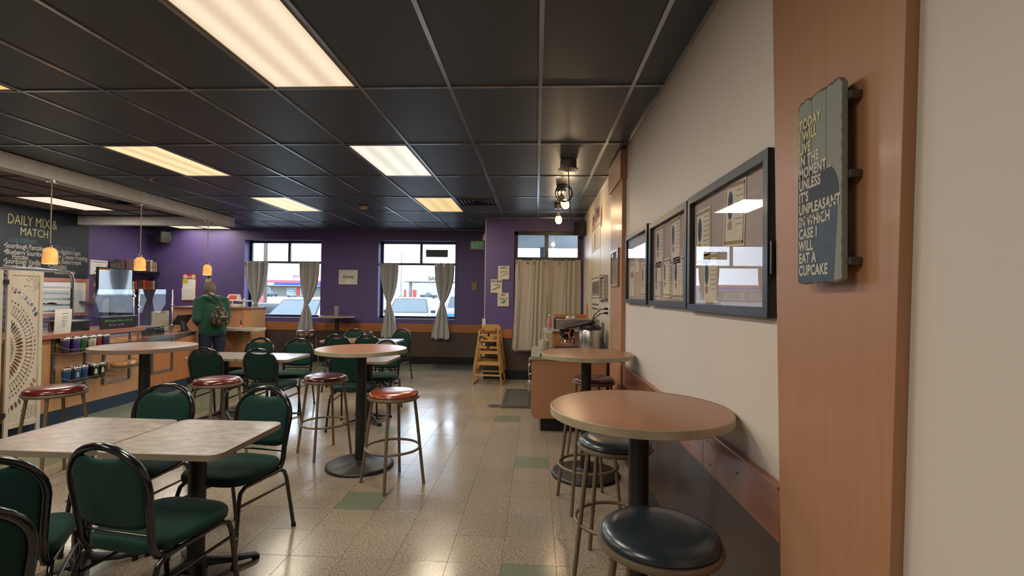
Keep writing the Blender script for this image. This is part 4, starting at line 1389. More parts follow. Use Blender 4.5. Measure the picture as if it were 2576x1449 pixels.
# ================================================================= RIGHT WALL
m_fr = mat('black_wood_frame', (.020, .023, .027), .4, c2=(.014, .016, .019), nscale=5, stretch=(20, 20, 1), coat=.1)
m_mat = mat('pinkish_backing', (.52, .42, .38), .7, c2=(.46, .37, .335), nscale=5)
m_sheet = mat('ivory_certificate', (.80, .71, .58), .6)
m_gold = mat('gold_border', (.42, .23, .05), .5, c2=(.30, .15, .03), nscale=60)
m_navyb = flat('navy_print', (.03, .055, .095), .6)
m_copper = flat('copper_seal', (.46, .22, .11), .5)
def picture(label, y0, y1, z0, z1, certs, fw_=.038):
    """y0 near edge, y1 far edge; local: u to the right seen from the room, z up"""
    t = thing('award_frame', label, 'picture frame', (RW, y1, z0), -PI / 2, 'black award frames')
    # local x runs from the far edge towards the camera, local y goes into the room (-X world) as -y
    W_, H_ = y1 - y0, z1 - z0
    d = .036
    MB().box(0, W_, -d, 0, 0, fw_).box(0, W_, -d, 0, H_ - fw_, H_).box(0, fw_, -d, 0, fw_, H_ - fw_).box(W_ - fw_, W_, -d, 0, fw_, H_ - fw_).build('frame', m_fr, t, bevel=.002)
    MB().box(fw_, W_ - fw_, -.008, -.002, fw_, H_ - fw_).build('backing', m_mat, t)
    MB().add([(fw_, -.026, fw_), (W_ - fw_, -.026, fw_), (W_ - fw_, -.026, H_ - fw_), (fw_, -.026, H_ - fw_)], [(0, 1, 2, 3)]).build('glass', m_picglass, t, fix=False)
    for kind, u, v, w_, h_, tl in certs:
        c = MB().xbox((u, -.0105, v), (w_, .003, h_), ry=tl).build('certificate', m_sheet, t)
        rot = Matrix.Rotation(tl, 3, 'Y')
        def loc(a, b, dd=.0):
            p = rot @ Vector((a, 0, b))
            return (u + p.x, -.0128 - dd, v + p.z)
        if kind in 'abg':
            bo = MB()
            i_, t_ = .010, .014
            for (a0, a1, b0, b1) in ((-w_ / 2 + i_, w_ / 2 - i_, h_ / 2 - i_ - t_, h_ / 2 - i_), (-w_ / 2 + i_, w_ / 2 - i_, -h_ / 2 + i_, -h_ / 2 + i_ + t_), (-w_ / 2 + i_, -w_ / 2 + i_ + t_ * .5, -h_ / 2 + i_, h_ / 2 - i_), (w_ / 2 - i_ - t_ * .5, w_ / 2 - i_, -h_ / 2 + i_, h_ / 2 - i_)):
                bo.add([loc(a0, b0), loc(a1, b0), loc(a1, b1), loc(a0, b1)], [(0, 1, 2, 3)])
            bo.build('gold_border', m_gold if kind == 'g' else flat('tan_border', (.40, .29, .17), .6), c, fix=False)
        em = MB()
        ex = -w_ * .20
        if kind != 'c':
            n_ = 20
            em.add([loc(ex + .024 * math.cos(2 * PI * k / n_) * w_ / .2, h_ * .14 + .060 * math.sin(2 * PI * k / n_) * h_ / .27, .0003) for k in range(n_)], [tuple(range(n_))])
            em.build('navy_emblem', m_navyb, c, fix=False)
            sl_ = MB()
            sl_.add([loc(ex + .020 * math.cos(2 * PI * k / n_) * w_ / .2, -h_ * .17 + .020 * math.sin(2 * PI * k / n_), .0003) for k in range(n_)], [tuple(range(n_))])
            sl_.build('copper_seal', m_copper, c, fix=False)
        else:
            n_ = 10
            em.add([loc(.06 * w_ / .2 * math.cos(PI * k / n_), h_ * .12 + .06 * math.sin(PI * k / n_), .0003) for k in range(n_ + 1)], [tuple(range(n_ + 1))])
            em.build('red_emblem', flat('brick_print', (.42, .12, .07), .6), c, fix=False)
        ln_ = MB()
        for k in range(7):
            b = h_ * (.34 - .085 * k)
            ww = w_ * (.16 if k % 3 else .11)
            ln_.add([loc(w_ * .22 - ww, b, .0002), loc(w_ * .22 + ww, b, .0002), loc(w_ * .22 + ww, b + .003, .0002), loc(w_ * .22 - ww, b + .003, .0002)], [(0, 1, 2, 3)])
        ln_.build('print_lines', flat('brown_ink', (.30, .24, .20), .8), c, fix=False)
    return t
picture('black award frame nearest the camera with two gold-bordered certificates on top', 1.735, 2.637, 1.432, 2.032,
        [('g', .17, .375, .215, .275, 0), ('g', .555, .425, .215, .275, R(4)), ('b', .27, .155, .20, .26, 0)])
picture('black award frame in the middle with five certificates', 2.657, 3.530, 1.442, 2.026,
        [('b', .21, .40, .21, .28, 0), ('b', .58, .40, .21, .28, R(-2)), ('b', .17, .175, .19, .25, 0), ('b', .39, .185, .19, .25, 0), ('b', .64, .175, .21, .25, 0)])
picture('black award frame farthest, beside the wood pilaster, with red prints', 3.602, 4.45, 1.447, 2.045,
        [('c', .40, .37, .17, .22, 0), ('c', .20, .19, .19, .25, 0), ('b', .66, .19, .20, .26, 0)])
# small clip behind near frame
sw = tag(MB().box(.80, RW, 1.695, 1.71, 1.585, 1.70).build('wall_switch', m_black, bevel=.002), 'thin black switch plate between the near award frame and the wood panel', 'switch')

# small frame on the pilaster
sf_ = thing('small_frame', 'small wood-framed picture hanging on the far pilaster', 'picture frame', (.80, 5.18, 1.605), -PI / 2)
MB().box(0, .45, -.02, 0, 0, .03).box(0, .45, -.02, 0, .345, .375).box(0, .03, -.02, 0, .03, .345).box(.42, .45, -.02, 0, .03, .345).build('frame', wood('tan_frame', (.42, .26, .13), (.36, .21, .10), .4), sf_, bevel=.002)
MB().box(.03, .42, -.008, -.002, .03, .345).build('print', mat('faded_print', (.30, .27, .24), .5, c2=(.16, .14, .13), nscale=9), sf_)
MB().add([(.03, -.014, .03), (.42, -.014, .03), (.42, -.014, .345), (.03, -.014, .345)], [(0, 1, 2, 3)]).build('glass', m_picglass, sf_, fix=False)
# shelf-like carved art further on
wa = thing('wall_art', 'pale box frame with pink squares and carved grey edge on cream wall', 'wall art', (RW, 6.25, 1.46), -PI / 2)
MB().box(.10, .50, -.05, 0, 0, .02).box(.10, .50, -.05, 0, .28, .30).box(.10, .12, -.05, 0, .02, .28).box(.46, .50, -.05, 0, 0, .30).build('box_frame', flat('grey_wash', (.42, .38, .31), .6), wa, bevel=.002)
for k in range(5):
    MB().box(.14, .44, -.02, -.004, .03 + .05 * k, .07 + .05 * k).build('square', flat('pink_square', (.50, .36, .30), .7), wa)
prof = [(-.02 + .016 * math.sin(k * 2.2) + .05 * math.sin(PI * k / 16), -.02 + .34 * k / 16) for k in range(17)] + [(.09, .32), (.09, -.02)]
MB().prism(prof, lambda u, v, d: (u, d, v), -.03, -.002).build('carved_edge', flat('blue_grey_wood', (.22, .25, .28), .6), wa)

# oven mural (flat print on the wall)
mu = thing('wall_mural', 'painted oven mural with purple lettering on the cream wall', 'mural', (RW - .0005, 7.45, 1.18), -PI / 2)
def strip_(u0, u1, v0, v1, m_, nm, d=.0012):
    MB().box(u0, u1, -d, 0, v0, v1).build(nm, m_, mu)
m_gl = flat('mural_grey', (.12, .12, .12), .7)
m_mw = flat('mural_white', (.66, .63, .58), .55)
strip_(.05, .98, .98, 1.30, m_mw, 'hood_field')
for v in (1.30, .34, .30, .58):
    strip_(.02, 1.0, v, v + .012, m_gl, 'line')
strip_(.02, .03, -.2, 1.32, m_gl, 'line')
strip_(.99, 1.0, -.2, 1.32, m_gl, 'line')
strip_(.12, .90, .36, .54, flat('mural_dark', (.17, .165, .15), .7), 'oven_window')
for k in range(6):
    strip_(.18 + .12 * k, .20 + .12 * k, .37, .53, m_gl, 'rack_line', .0016)
strip_(.12, .90, .44, .455, m_gl, 'rack_line', .0016)
strip_(.12, .85, .20, .225, m_gl, 'handle_line')
strip_(.12, .85, .14, .165, m_gl, 'handle_line')
strip_(.35, .40, 1.02, 1.24, m_gl, 'flame_line')
strip_(.15, .17, 1.0, 1.16, m_gl, 'flame_line')
MB().prism([(.98, 1.28), (1.10, 1.22), (1.16, 1.36), (1.10, 1.54), (1.0, 1.44)], lambda u, v, d: (u, d, v), -.0015, 0).build('bell_shape', flat('mural_olive', (.14, .13, .09), .7), mu)
text('Joy Oven', 'lettering', flat('mural_purple', (.17, .05, .14), .6), mu, (.08, -.0015, 1.36), (PI / 2, R(-4), 0), .30, .72, 'LEFT', .0006, .006)

# plank sign on the near wood panel
sg = thing('plank_sign', 'weathered three-plank sign with cupcake saying on the wood panel', 'sign', (.81, 1.461, 1.543), -PI / 2)
m_sg = None
def sign_mat():
    m_ = bpy.data.materials.new('sign_paint')
    m_.use_nodes = True
    nt = m_.node_tree
    b = nt.nodes['Principled BSDF']
    N, L = nt.nodes.new, nt.links.new
    tc = N('ShaderNodeTexCoord')
    sx_ = N('ShaderNodeSeparateXYZ')
    L(tc.outputs['Object'], sx_.inputs[0])
    nz = N('ShaderNodeTexNoise')
    nz.inputs['Scale'].default_value = 26
    nz.inputs['Detail'].default_value = 5
    L(tc.outputs['Object'], nz.inputs['Vector'])
    rp = N('ShaderNodeValToRGB')
    rp.color_ramp.elements[0].color = (.20, .225, .195, 1)
    rp.color_ramp.elements[1].color = (.245, .27, .235, 1)
    L(nz.outputs['Fac'], rp.inputs[0])
    L(rp.outputs[0], b.inputs['Base Color'])
    b.inputs['Roughness'].default_value = .6
    return m_
m_sg = sign_mat()
m_sgb = flat('sign_worn_edge', (.13, .105, .085), .8)
m_sgblue = mat('sign_blue', (.050, .088, .140), .6, c2=(.040, .072, .115), nscale=30)
m_sgnavy = mat('sign_navy', (.022, .030, .058), .6, c2=(.018, .025, .047), nscale=30)
m_ltr1 = flat('sign_yellow_letters', (.62, .58, .32), .7)
m_ltr2 = flat('sign_cream_letters', (.60, .57, .49), .7)
PW = .204 / 3
rnd = random.Random(3)
for k in range(3):
    u0, u1 = PW * k + (.0008 if k else 0), PW * (k + 1) - (.0008 if k < 2 else 0)
    ol = []
    tops, bots = [], []
    for q in range(6):
        uu = u0 + (u1 - u0) * q / 5
        e_ = .012 if (k == 0 and q == 0) or (k == 2 and q == 5) else 0
        tops.append((uu, .530 - rnd.uniform(0, .005) - e_ - (.003 if q in (0, 5) else 0)))
        bots.append((uu, rnd.uniform(0, .004) + e_ * .6 + (.005 if q in (0, 5) and not e_ else 0)))
    pl = MB().prism(bots + tops[::-1], lambda u, v, d: (u, d, v), -.045, -.030).build('plank', m_sg, sg, bevel=.0012, seg=1)
    for row, sgn in ((tops, -1), (bots, 1)):
        ws = [rnd.uniform(.002, .009) for q in range(6)]
        wear = MB()
        for q in range(5):
            wear.add([(row[q][0], -.0453, row[q][1]), (row[q + 1][0], -.0453, row[q + 1][1]), (row[q + 1][0], -.0453, row[q + 1][1] + sgn * ws[q + 1]), (row[q][0], -.0453, row[q][1] + sgn * ws[q])], [(0, 1, 2, 3)])
        wear.build('worn_edge', m_sgb, pl, fix=False)
    if k == 2:
        z = .02
        while z < .50:
            w1 = rnd.uniform(.001, .004)
            MB().add([(u1, -.0453, z), (u1, -.0453, z + .03), (u1 - w1, -.0453, z + .018)], [(0, 1, 2)]).build('worn_chip', m_sgb, pl, fix=False)
            z += .035
for z in (.045, .265, .465):
    MB().box(.02, .214, -.030, -.001, z, z + .020).build('batten', flat('sign_batten', (.085, .075, .062), .7), sg, bevel=.002)
# cupcake print: blue lower field, navy frosting with pale scallop line
def fieldpoly(pts, m_, nm, d):
    MB().prism(pts, lambda u, v, dd: (u, dd, v), -.0456 - d, -.0452).build(nm, m_, sg)
fieldpoly([(.0012, .006), (.170, .006), (.188, .215), (.182, .235), (.0012, .20)], m_sgblue, 'cupcake_case', 0)
fr_pts = [(.0012, .185), (.03, .178), (.045, .195), (.075, .178), (.092, .200), (.125, .180), (.14, .205), (.19, .215)]
arch_pts = [(.1915, .235), (.188, .265), (.172, .295), (.145, .312), (.115, .315), (.08, .318), (.05, .330), (.0012, .320)]
fieldpoly(fr_pts + arch_pts, m_sgnavy, 'cupcake_frosting', .0002)
fieldpoly([(.020, .318), (.028, .46), (.042, .475), (.050, .46), (.046, .318)], m_sgnavy, 'candle_print', .0003)
for a, b in zip(fr_pts, fr_pts[1:]):
    MB().bar((a[0], -.0460, a[1]), (b[0], -.0460, b[1]), .0012, .003, (0, 0, 1)).build('scallop_line', flat('sign_pale_line', (.26, .28, .30), .7), sg)
lines = ['TODAY', 'I WILL', 'LIVE', 'IN THE', 'MOMENT...', 'UNLESS', "IT'S", 'UNPLEASANT', 'IN WHICH', 'CASE I', 'WILL', 'EAT A', 'CUPCAKE']
for k, s_ in enumerate(lines):
    text(s_, 'lettering', m_ltr1 if k < 3 else m_ltr2, sg, (.0075, -.0462, .446 - .0350 * k), TXT_BACK, .040, .74, 'LEFT', .0004, .0014, 0, 1.08)

# ================================================================= LEFT WALL: chalkboard, board, books
cbd = thing('chalkboard', 'large black chalkboard menu headed daily mix and match on the purple wall', 'chalkboard', (LW, 5.4, 1.735))
MB().box(.001, .02, 0, 3.53, 0, ZC - 1.735 - .004).build('board', mat('chalkboard_slate', (.018, .022, .028), .55, c2=(.013, .016, .021), nscale=4), cbd)
m_ch1 = flat('yellow_chalk', (.42, .40, .18), .9)
m_ch2 = flat('white_chalk', (.50, .46, .40), .9)
m_ch3 = flat('teal_chalk', (.07, .12, .14), .9)
def chalk(s_, y, z, size, m_, sx=1, al='LEFT', sh=0):
    text(s_, 'lettering', m_, cbd, (.0208, y - 5.4, z - 1.735), TXT_LEFT, size, sx, al, .0004, 0, sh)
chalk('DAILY MIX &', 7.48, 2.585, .235, m_ch1, .62)
chalk('MATCH', 7.68, 2.415, .19, m_ch1, .72)
chalk('cupcakes', 7.50, 2.29, .14, m_ch3, .9)
chalk('frosting', 8.28, 2.23, .14, m_ch3, .9)
for k, s_ in enumerate(('\u2022Sourdough Pancake', '\u2022Blueberry Sourdough', '      Pancake', '\u2022Sourdough Vanilla', '\u2022Sourdough Marble', '\u2022Sourdough')):
    chalk(s_, 7.44, (2.185, 2.08, 2.005, 1.93, 1.845, 1.76)[k], .125, m_ch2, .62)
for k, s_ in enumerate(('\u2022Maple Buttercream', '\u2022Cream Cheese Frosting', '\u2022Vanilla Buttercream', '\u2022Chocolate', '      Buttercream')):
    chalk(s_, 8.16, (2.16, 2.07, 1.98, 1.89, 1.79)[k], .125, m_ch2, .60)
wbd = thing('whiteboard', 'white board with a pinkish wood frame under the chalkboard', 'whiteboard', (LW, 7.6, 1.02))
MB().box(.001, .016, .06, 1.30, .06, .64).build('panel', m_paper, wbd)
MB().box(.001, .028, 0, 1.36, .64, .70).box(.001, .028, 0, 1.36, 0, .06).box(.001, .028, 0, .06, .06, .64).box(.001, .028, 1.30, 1.36, .06, .64).build('frame', wood('pink_wood', (.50, .20, .13), (.42, .16, .10), .4, 'y'), wbd, bevel=.003)
ce = thing('framed_certificate', 'white framed certificate with a small seal beside the chalkboard', 'picture frame', (LW, 8.985, 1.81))
MB().box(.001, .022, 0, .37, 0, .03).box(.001, .022, 0, .37, .26, .29).box(.001, .022, 0, .03, .03, .26).box(.001, .022, .34, .37, .03, .26).build('frame', m_white, ce, bevel=.002)
MB().box(.001, .008, .03, .34, .03, .26).build('sheet', m_paper, ce)
for k in range(4):
    MB().box(.008, .009, .09 + .01 * k, .28 - .01 * k, .20 - .03 * k, .205 - .03 * k).build('print_line', flat('grey_print_ink', (.25, .25, .27), .8), ce)
MB().cyl((.008, .11, .07), (.010, .11, .07), .018, n=16).build('seal', flat('grey_seal', (.25, .25, .26), .5), ce)

br_ = thing('book_rack', 'two-tier wire rack of cookbooks fixed to the purple wall', 'rack', (LW, 9.35, 1.50))
for y in (.06, .56, .98):
    MB().box(0, .02, y - .012, y + .012, -.55, .62).build('slotted_standard', m_alum, br_)
for z, y0, y1 in ((.0, .30, 1.05), (.39, .0, 1.06)):
    MB().box(.02, .26, y0, y1, z - .012, z).build('shelf_plate', m_black, br_)
    MB().box(.255, .262, y0, y1, z, z + .04).build('shelf_lip', m_black, br_)
BK = [(.39, .02, .05, .17, (.16, .13, .10), 'grey-brown cookbook at the left end of the upper tier'), (.39, .08, .09, .24, (.12, .10, .085), 'dark cookbook second on the upper tier'),
      (.39, .20, .16, .25, (.22, .09, .10), 'wine-coloured cookbook with pink label on the upper tier'), (.39, .38, .05, .27, (.52, .44, .34), 'cream cookbook left of the pendant'),
      (.39, .44, .16, .27, (.55, .48, .36), 'pale cookbook behind the pendant lamp'), (.39, .62, .05, .27, (.62, .18, .03), 'orange-spined cookbook on the upper tier'),
      (.39, .69, .12, .26, (.18, .06, .045), 'brown photo cookbook on the upper tier'), (.39, .83, .06, .29, (.60, .55, .42), 'tall cream cookbook near the right end'),
      (.39, .91, .05, .26, (.45, .36, .28), 'tan cookbook near the right end'), (.39, .97, .05, .25, (.50, .26, .22), 'salmon cookbook at the right end'),
      (.0, .32, .10, .20, (.46, .42, .34), 'cream cookbook with a numeral on the lower tier'), (.0, .44, .05, .21, (.48, .06, .03), 'red cookbook on the lower tier'),
      (.0, .50, .12, .22, (.05, .06, .05), 'black cookbook on the lower tier'), (.0, .64, .08, .24, (.52, .07, .02), 'bright red cookbook on the lower tier'),
      (.0, .74, .16, .23, (.25, .06, .03), 'dark red photo cookbook on the lower tier'), (.0, .92, .04, .23, (.60, .52, .45), 'pale cookbook at the end of the lower tier')]
for z, y, w_, h_, c_, lb in BK:
    t = thing('cookbook', lb, 'book', (LW + .24, 9.35 + y, 1.50 + z + .001), 0, 'cookbooks on the wall rack')
    m_ = mat('cover_%02d' % (BK.index((z, y, w_, h_, c_, lb))), c_, .4, c2=tuple(q * .55 for q in c_), nscale=11, lo=.4, hi=.6)
    MB().box(-.18, 0, 0, .004, 0, h_).box(-.18, 0, w_ - .008, w_ - .004, 0, h_).box(-.004, 0, 0, w_ - .004, 0, h_).build('cover', m_, t, bevel=.001)
    MB().box(-.175, -.005, .004, w_ - .008, .004, h_ - .004).build('pages', m_paper, t)

# ================================================================= BACK WALL decor
Y0 = BW - .0005
def speaker(name, label, loc, rz, w_=.22, h_=.25, d=.19):
    t = thing(name, label, 'speaker', loc, rz)
    MB().prism([(-w_ / 2, 0), (w_ / 2, 0), (w_ * .38, -d), (-w_ * .38, -d)], lambda u, v, z: (u, v, z), 0, h_).build('cabinet', m_black, t, bevel=.006)
    MB().prism([(-w_ * .35, -d - .001), (w_ * .35, -d - .001), (w_ * .35, -d - .008), (-w_ * .35, -d - .008)], lambda u, v, z: (u, v, z), .01, h_ - .01).build('grille', mat('speaker_grille', (.035, .030, .026), .7, bump=.6, bscale=500), t)
    MB().box(-.03, .03, 0, .06, h_ * .3, h_ * .7).build('wall_bracket', m_steel, t)
    return t
speaker('wall_speaker', 'black wall speaker on the purple wall left of the pendant', (-8.2, Y0 - .06, 2.565), R(-18))
speaker('wall_speaker', 'black wall speaker above the curtained entry window', (.715, DW - .31, 2.545), R(30), .20, .235, .17)

cal = thing('wall_calendar', 'red-topped wall calendar with a yellow note on the purple wall', 'calendar', (-7.71, Y0, 1.29))
MB().box(-.165, .165, -.006, 0, 0, .61).build('red_back', flat('calendar_red', (.38, .03, .03), .5), cal)
MB().xbox((-.005, -.009, .395), (.30, .003, .19)).build('upper_page', m_paper, cal)
MB().xbox((-.012, -.012, .165), (.31, .004, .27), ry=R(-1)).build('lower_page', m_paper, cal)
MB().box(-.15, -.03, -.0125, -.0105, .40, .485).build('yellow_note', flat('note_yellow', (.55, .46, .05), .7), cal)
for k, x in enumerate((-.10, .09)):
    MB().lathe([(.05, 0), (.04, .002), (.001, .003)], 14, (0, 0, 0)).build('flower_print', flat('calendar_cream', (.60, .50, .30), .6), cal, loc=(x, -.0085, .545), rot=(PI / 2, 0, 0))
text('2023', 'lettering', m_paper, cal, (0, -.0075, .52), TXT_BACK, .06)
gr_ = MB()
for r_ in range(5):
    for c_ in range(7):
        gr_.box(-.14 + .04 * c_, -.125 + .04 * c_, -.0155, -.0135, .06 + .045 * r_, .066 + .045 * r_)
gr_.build('date_print', flat('grey_print_ink', (.25, .25, .27), .8), cal)
hk = thing('hanging_tag', 'tan card hanging from a dark hook below the third pendant', 'tag', (-7.27, Y0, 1.62))
MB().box(-.07, .07, -.012, -.002, 0, .18).build('card', flat('tan_tag', (.42, .25, .10), .6), hk)
MB().tube([(0, -.012, .17), (0, -.02, .24), (.015, -.015, .30)], .008, 8).build('hook', m_iron, hk, smooth=60)

hm = thing('framed_word', 'white framed print of one handwritten word between the windows', 'picture frame', (-4.32, Y0, 1.705))
MB().box(0, .415, -.02, 0, 0, .022).box(0, .415, -.02, 0, .295, .317).box(0, .022, -.02, 0, .022, .295).box(.393, .415, -.02, 0, .022, .295).build('frame', m_white, hm, bevel=.002)
MB().box(.022, .393, -.008, -.002, .022, .295).build('sheet', m_paper, hm)
text('Home', 'lettering', m_ink, hm, (.20, -.0086, .135), TXT_BACK, .105, .9, 'CENTER', .0004, .001, .35)
MB().add([(.022, -.013, .022), (.393, -.013, .022), (.393, -.013, .295), (.022, -.013, .295)], [(0, 1, 2, 3)]).build('glass', m_picglass, hm, fix=False)

ex = thing('exit_sign', 'white exit sign with green letters and arrow on the blue-purple wall', 'exit sign', (-1.43, Y0, 2.49))
MB().box(0, .305, -.035, 0, 0, .187).build('housing', flat('exit_white', (.50, .52, .48), .5), ex, bevel=.004)
text('EXIT', 'lettering', mat('exit_green', (.03, .50, .13), .5, emit=.35), ex, (.140, -.036, .03), TXT_BACK, .185, .62, 'CENTER', .0005, .0)
text('>', 'arrow', MATS['exit_green'], ex, (.275, -.036, .06), TXT_BACK, .10, .7, 'CENTER', .0005)
el = thing('emergency_light', 'round clear emergency lamp head at the wall corner above the exit sign', 'lamp', (-.92, 9.35, 2.62))
MB().lathe([(.01, 0), (.05, .01), (.075, .04), (.085, .075), (.07, .09), (.01, .095)], 24).build('lamp_head', mat('pale_lens', (.60, .56, .42), .25), el, loc=(-.02, 0, 0), rot=(0, R(-75), R(30)), smooth=40)
MB().box(-.03, 0, -.07, .07, -.05, .05).build('wall_mount', m_white, el, bevel=.004)
cpb = thing('clipboard_plaque', 'small brown wooden plaque below the exit sign', 'plaque', (-1.335, Y0, 1.605))
MB().box(-.066, .066, -.014, 0, 0, .205).build('board', wood('dark_plaque', (.20, .11, .06), (.14, .07, .04), .5), cpb, bevel=.004)
MB().box(-.055, .055, -.016, -.014, .005, .20).build('paper', flat('kraft_paper', (.33, .24, .13), .7), cpb)
MB().box(-.03, .03, -.022, -.016, .165, .185).build('clip', m_iron, cpb)

# three kitchen signs on the entry wall
D0 = DW - .0005
m_ksign = mat('cream_canvas', (.60, .54, .43), .7)
m_teal = flat('teal_print', (.06, .26, .21), .6)
def ksign(label, x, z, l1, l2, kind):
    t = thing('kitchen_sign', label, 'sign', (x, D0, z), 0, 'small kitchen signs on the entry wall')
    MB().box(0, .205, -.018, 0, 0, .243).build('canvas', m_ksign, t, bevel=.002)
    text(l1, 'lettering', m_ink, t, (.102, -.0186, .19), TXT_BACK, .05, .62 if len(l1) > 6 else .8, 'CENTER', .0004, .0015)
    text(l2, 'lettering', m_ink, t, (.102, -.0186, .125), TXT_BACK, .06, .8, 'CENTER', .0004, 0, .4)
    if kind == 'whisk':
        MB().bar((.10, -.019, .075), (.18, -.019, .112), .001, .012).build('whisk_handle', m_teal, t)
        MB().tube([(.10 + .04 * math.cos(a) * .8 - .035, -.019, .06 + .014 * math.sin(a) + .016 * math.cos(a)) for a in [2 * PI * k / 14 for k in range(14)]], .0015, 5, closed=True).build('whisk_head', m_ink, t)
    elif kind == 'pin':
        MB().bar((.05, -.019, .06), (.15, -.019, .105), .001, .024).build('rolling_pin', flat('green_print', (.09, .27, .15), .6), t)
        MB().bar((.03, -.019, .05), (.05, -.019, .06), .001, .014).build('pin_handle', m_ink, t)
        MB().bar((.15, -.019, .105), (.172, -.019, .115), .001, .014).build('pin_handle', m_ink, t)
    else:
        MB().prism([(.06, .06), (.10, .05), (.14, .07), (.145, .11), (.12, .125), (.07, .105)], lambda u, v, d: (u, d, v), -.019, -.018).build('mixer_body', m_teal, t)
        MB().bar((.07, -.0195, .09), (.11, -.0195, .105), .001, .012).build('mixer_handle', m_paper, t)
        MB().bar((.135, -.019, .06), (.155, -.019, .025), .001, .006).build('beater', flat('rust_print', (.35, .13, .06), .6), t)
ksign('cream sign reading whip it good with a whisk, topmost of three', -.693, 1.793, 'WHIP IT', 'good', 'whisk')
ksign('cream sign with a green rolling pin, middle of three', -.819, 1.549, "THEY SEE ME", 'Rollin', 'pin')
ksign('cream sign with a teal mixer, lowest of three', -.694, 1.307, 'JUST', 'beat it!', 'mixer')

# ================================================================= CEILING fittings
def spot(label, x, y, tilt, big=False):
    t = thing('ceiling_spotlight', label, 'spotlight', (x, y, ZC), 0)
    if big:
        MB().lathe([(.085, 0), (.085, -.085)], 32).lathe([(.105, -.085), (.105, -.093), (.02, -.112), (.005, -.114)], 32).build('canopy', m_steel, t, smooth=40)
        MB().tube([(0, 0, -.11), (.006, 0, -.19), (.01, 0, -.32), (.03, 0, -.62)], .0055, 8).build('drop_cord', m_iron, t, smooth=60)
        MB().tube([(-.075 + .085 * math.cos(a) + .03, .015 * math.sin(a), -.33 + .095 * math.sin(a)) for a in [2 * PI * k / 26 for k in range(26)]], .0055, 8, closed=True).build('cord_loop', m_iron, t, smooth=60)
        MB().tube([(-.06 + .075 * math.cos(a) + .03, .02 + .015 * math.sin(a), -.335 + .08 * math.sin(a)) for a in [2 * PI * k / 26 for k in range(26)]], .0055, 8, closed=True).build('cord_loop', m_iron, t, smooth=60)
        MB().cyl((.03, 0, -.62), (.03, 0, -.67), .011, .008, 10).build('plug_end', m_iron, t, smooth=60)
        return t
    MB().lathe([(.062, 0), (.062, -.06), (.055, -.068), (.005, -.07)], 28).build('canopy', m_steel, t, smooth=40)
    MB().cyl((0, 0, -.06), (0, 0, -.12), .010, n=10).build('stem', m_steel, t, smooth=40)
    hd = bpy.data.objects.new('lamp_head', None)
    C.objects.link(hd)
    hd.parent = t
    hd.location = (0, 0, -.12)
    hd.rotation_euler = tilt
    MB().lathe([(.028, .02), (.032, -.01), (.032, -.055)], 20).build('holder', m_steel, hd, smooth=40)
    MB().lathe([(.032, -.05), (.045, -.075), (.054, -.11), (.048, -.145), (.030, -.168), (.004, -.175)], 24).build('frosted_shade', mat('lit_frosted_glass', (1.0, .80, .50), .4, c2=(1.0, .72, .40), emit=1.6), hd, smooth=50)
    ld = bpy.data.lights.new('spot_bulb', 'POINT')
    ld.energy = 9
    ld.color = (1, .70, .40)
    ld.shadow_soft_size = .04
    lo_ = bpy.data.objects.new('spot_bulb', ld)
    C.objects.link(lo_)
    lo_.parent = hd
    lo_.location = (0, 0, -.22)
spot('steel ceiling canopy with a coiled dark cord hanging down', .316, 5.01, None, True)
spot('lit ceiling spotlight under the coiled cord, tilted to the wall', .304, 6.195, (R(12), R(-28), 0))
spot('lit ceiling spotlight farther back, above the entry window', .318, 7.41, (R(20), R(-6), 0))
sd = thing('smoke_detector', 'round beige smoke detector on the dark ceiling', 'smoke detector', (-2.77, 7.59, ZC))
MB().lathe([(.065, 0), (.065, -.03), (.055, -.042), (.005, -.044)], 28).build('housing', flat('aged_plastic', (.46, .36, .24), .5), sd, smooth=40)
MB().lathe([(.03, -.043), (.03, -.05), (.005, -.051)], 16).build('sensor_cap', flat('aged_plastic', (.46, .36, .24), .5), sd, smooth=40)
sk = thing('sprinkler_head', 'small pale sprinkler head on the ceiling beside the amber light', 'sprinkler', (-4.744, 5.72, ZC))
MB().lathe([(.035, 0), (.035, -.004), (.012, -.008), (.012, -.035), (.022, -.038), (.022, -.041), (.002, -.042)], 16).build('head', flat('pale_brass', (.42, .34, .24), .4), sk, smooth=40)

# ================================================================= FLOOR things near the entry
m_mat_ = mat('dark_rubber_mat', (.075, .068, .055), .8, bump=.5, bscale=200)
mt = thing('floor_mat', 'dark ribbed floor mat in front of the coffee cabinet', 'mat', (-.25, 7.14, 0))
MB().box(-.215, .23, -.64, .65, .0006, .010).build('mat_body', m_mat_, mt, bevel=.003)
for k in range(3):
    q = .025 + .022 * k
    MB().tube([(-.215 + q, -.64 + q, .010), (.23 - q, -.64 + q, .010), (.23 - q, .65 - q, .010), (-.215 + q, .65 - q, .010)], .003, 5, closed=True).build('ridge', m_iron, mt)
mt2 = thing('floor_mat', 'dark floor mat lying along the window wall behind the high chair', 'mat', (-1.62, 10.02, 0))
MB().box(-.50, .55, -.28, .34, .0006, .010).build('mat_body', m_mat_, mt2, bevel=.003)
MB().box(-.46, .51, -.24, .30, .010, .012).build('pile', mat('mat_pile', (.055, .052, .046), .95, bump=.8, bscale=300), mt2)
dr = thing('floor_drain', 'small round floor drain cover in the aisle beside the dark mat', 'drain', (-.552, 6.60, 0))
MB().lathe([(.095, .0006), (.095, .003), (.085, .004), (.002, .004)], 32).build('cover', flat('grey_metal_drain', (.16, .15, .12), .4, .6), dr, smooth=40)
for k in range(5):
    MB().box(-.05 + .022 * k, -.042 + .022 * k, -.05, .05, .0038, .0046).build('slot', m_black, dr)

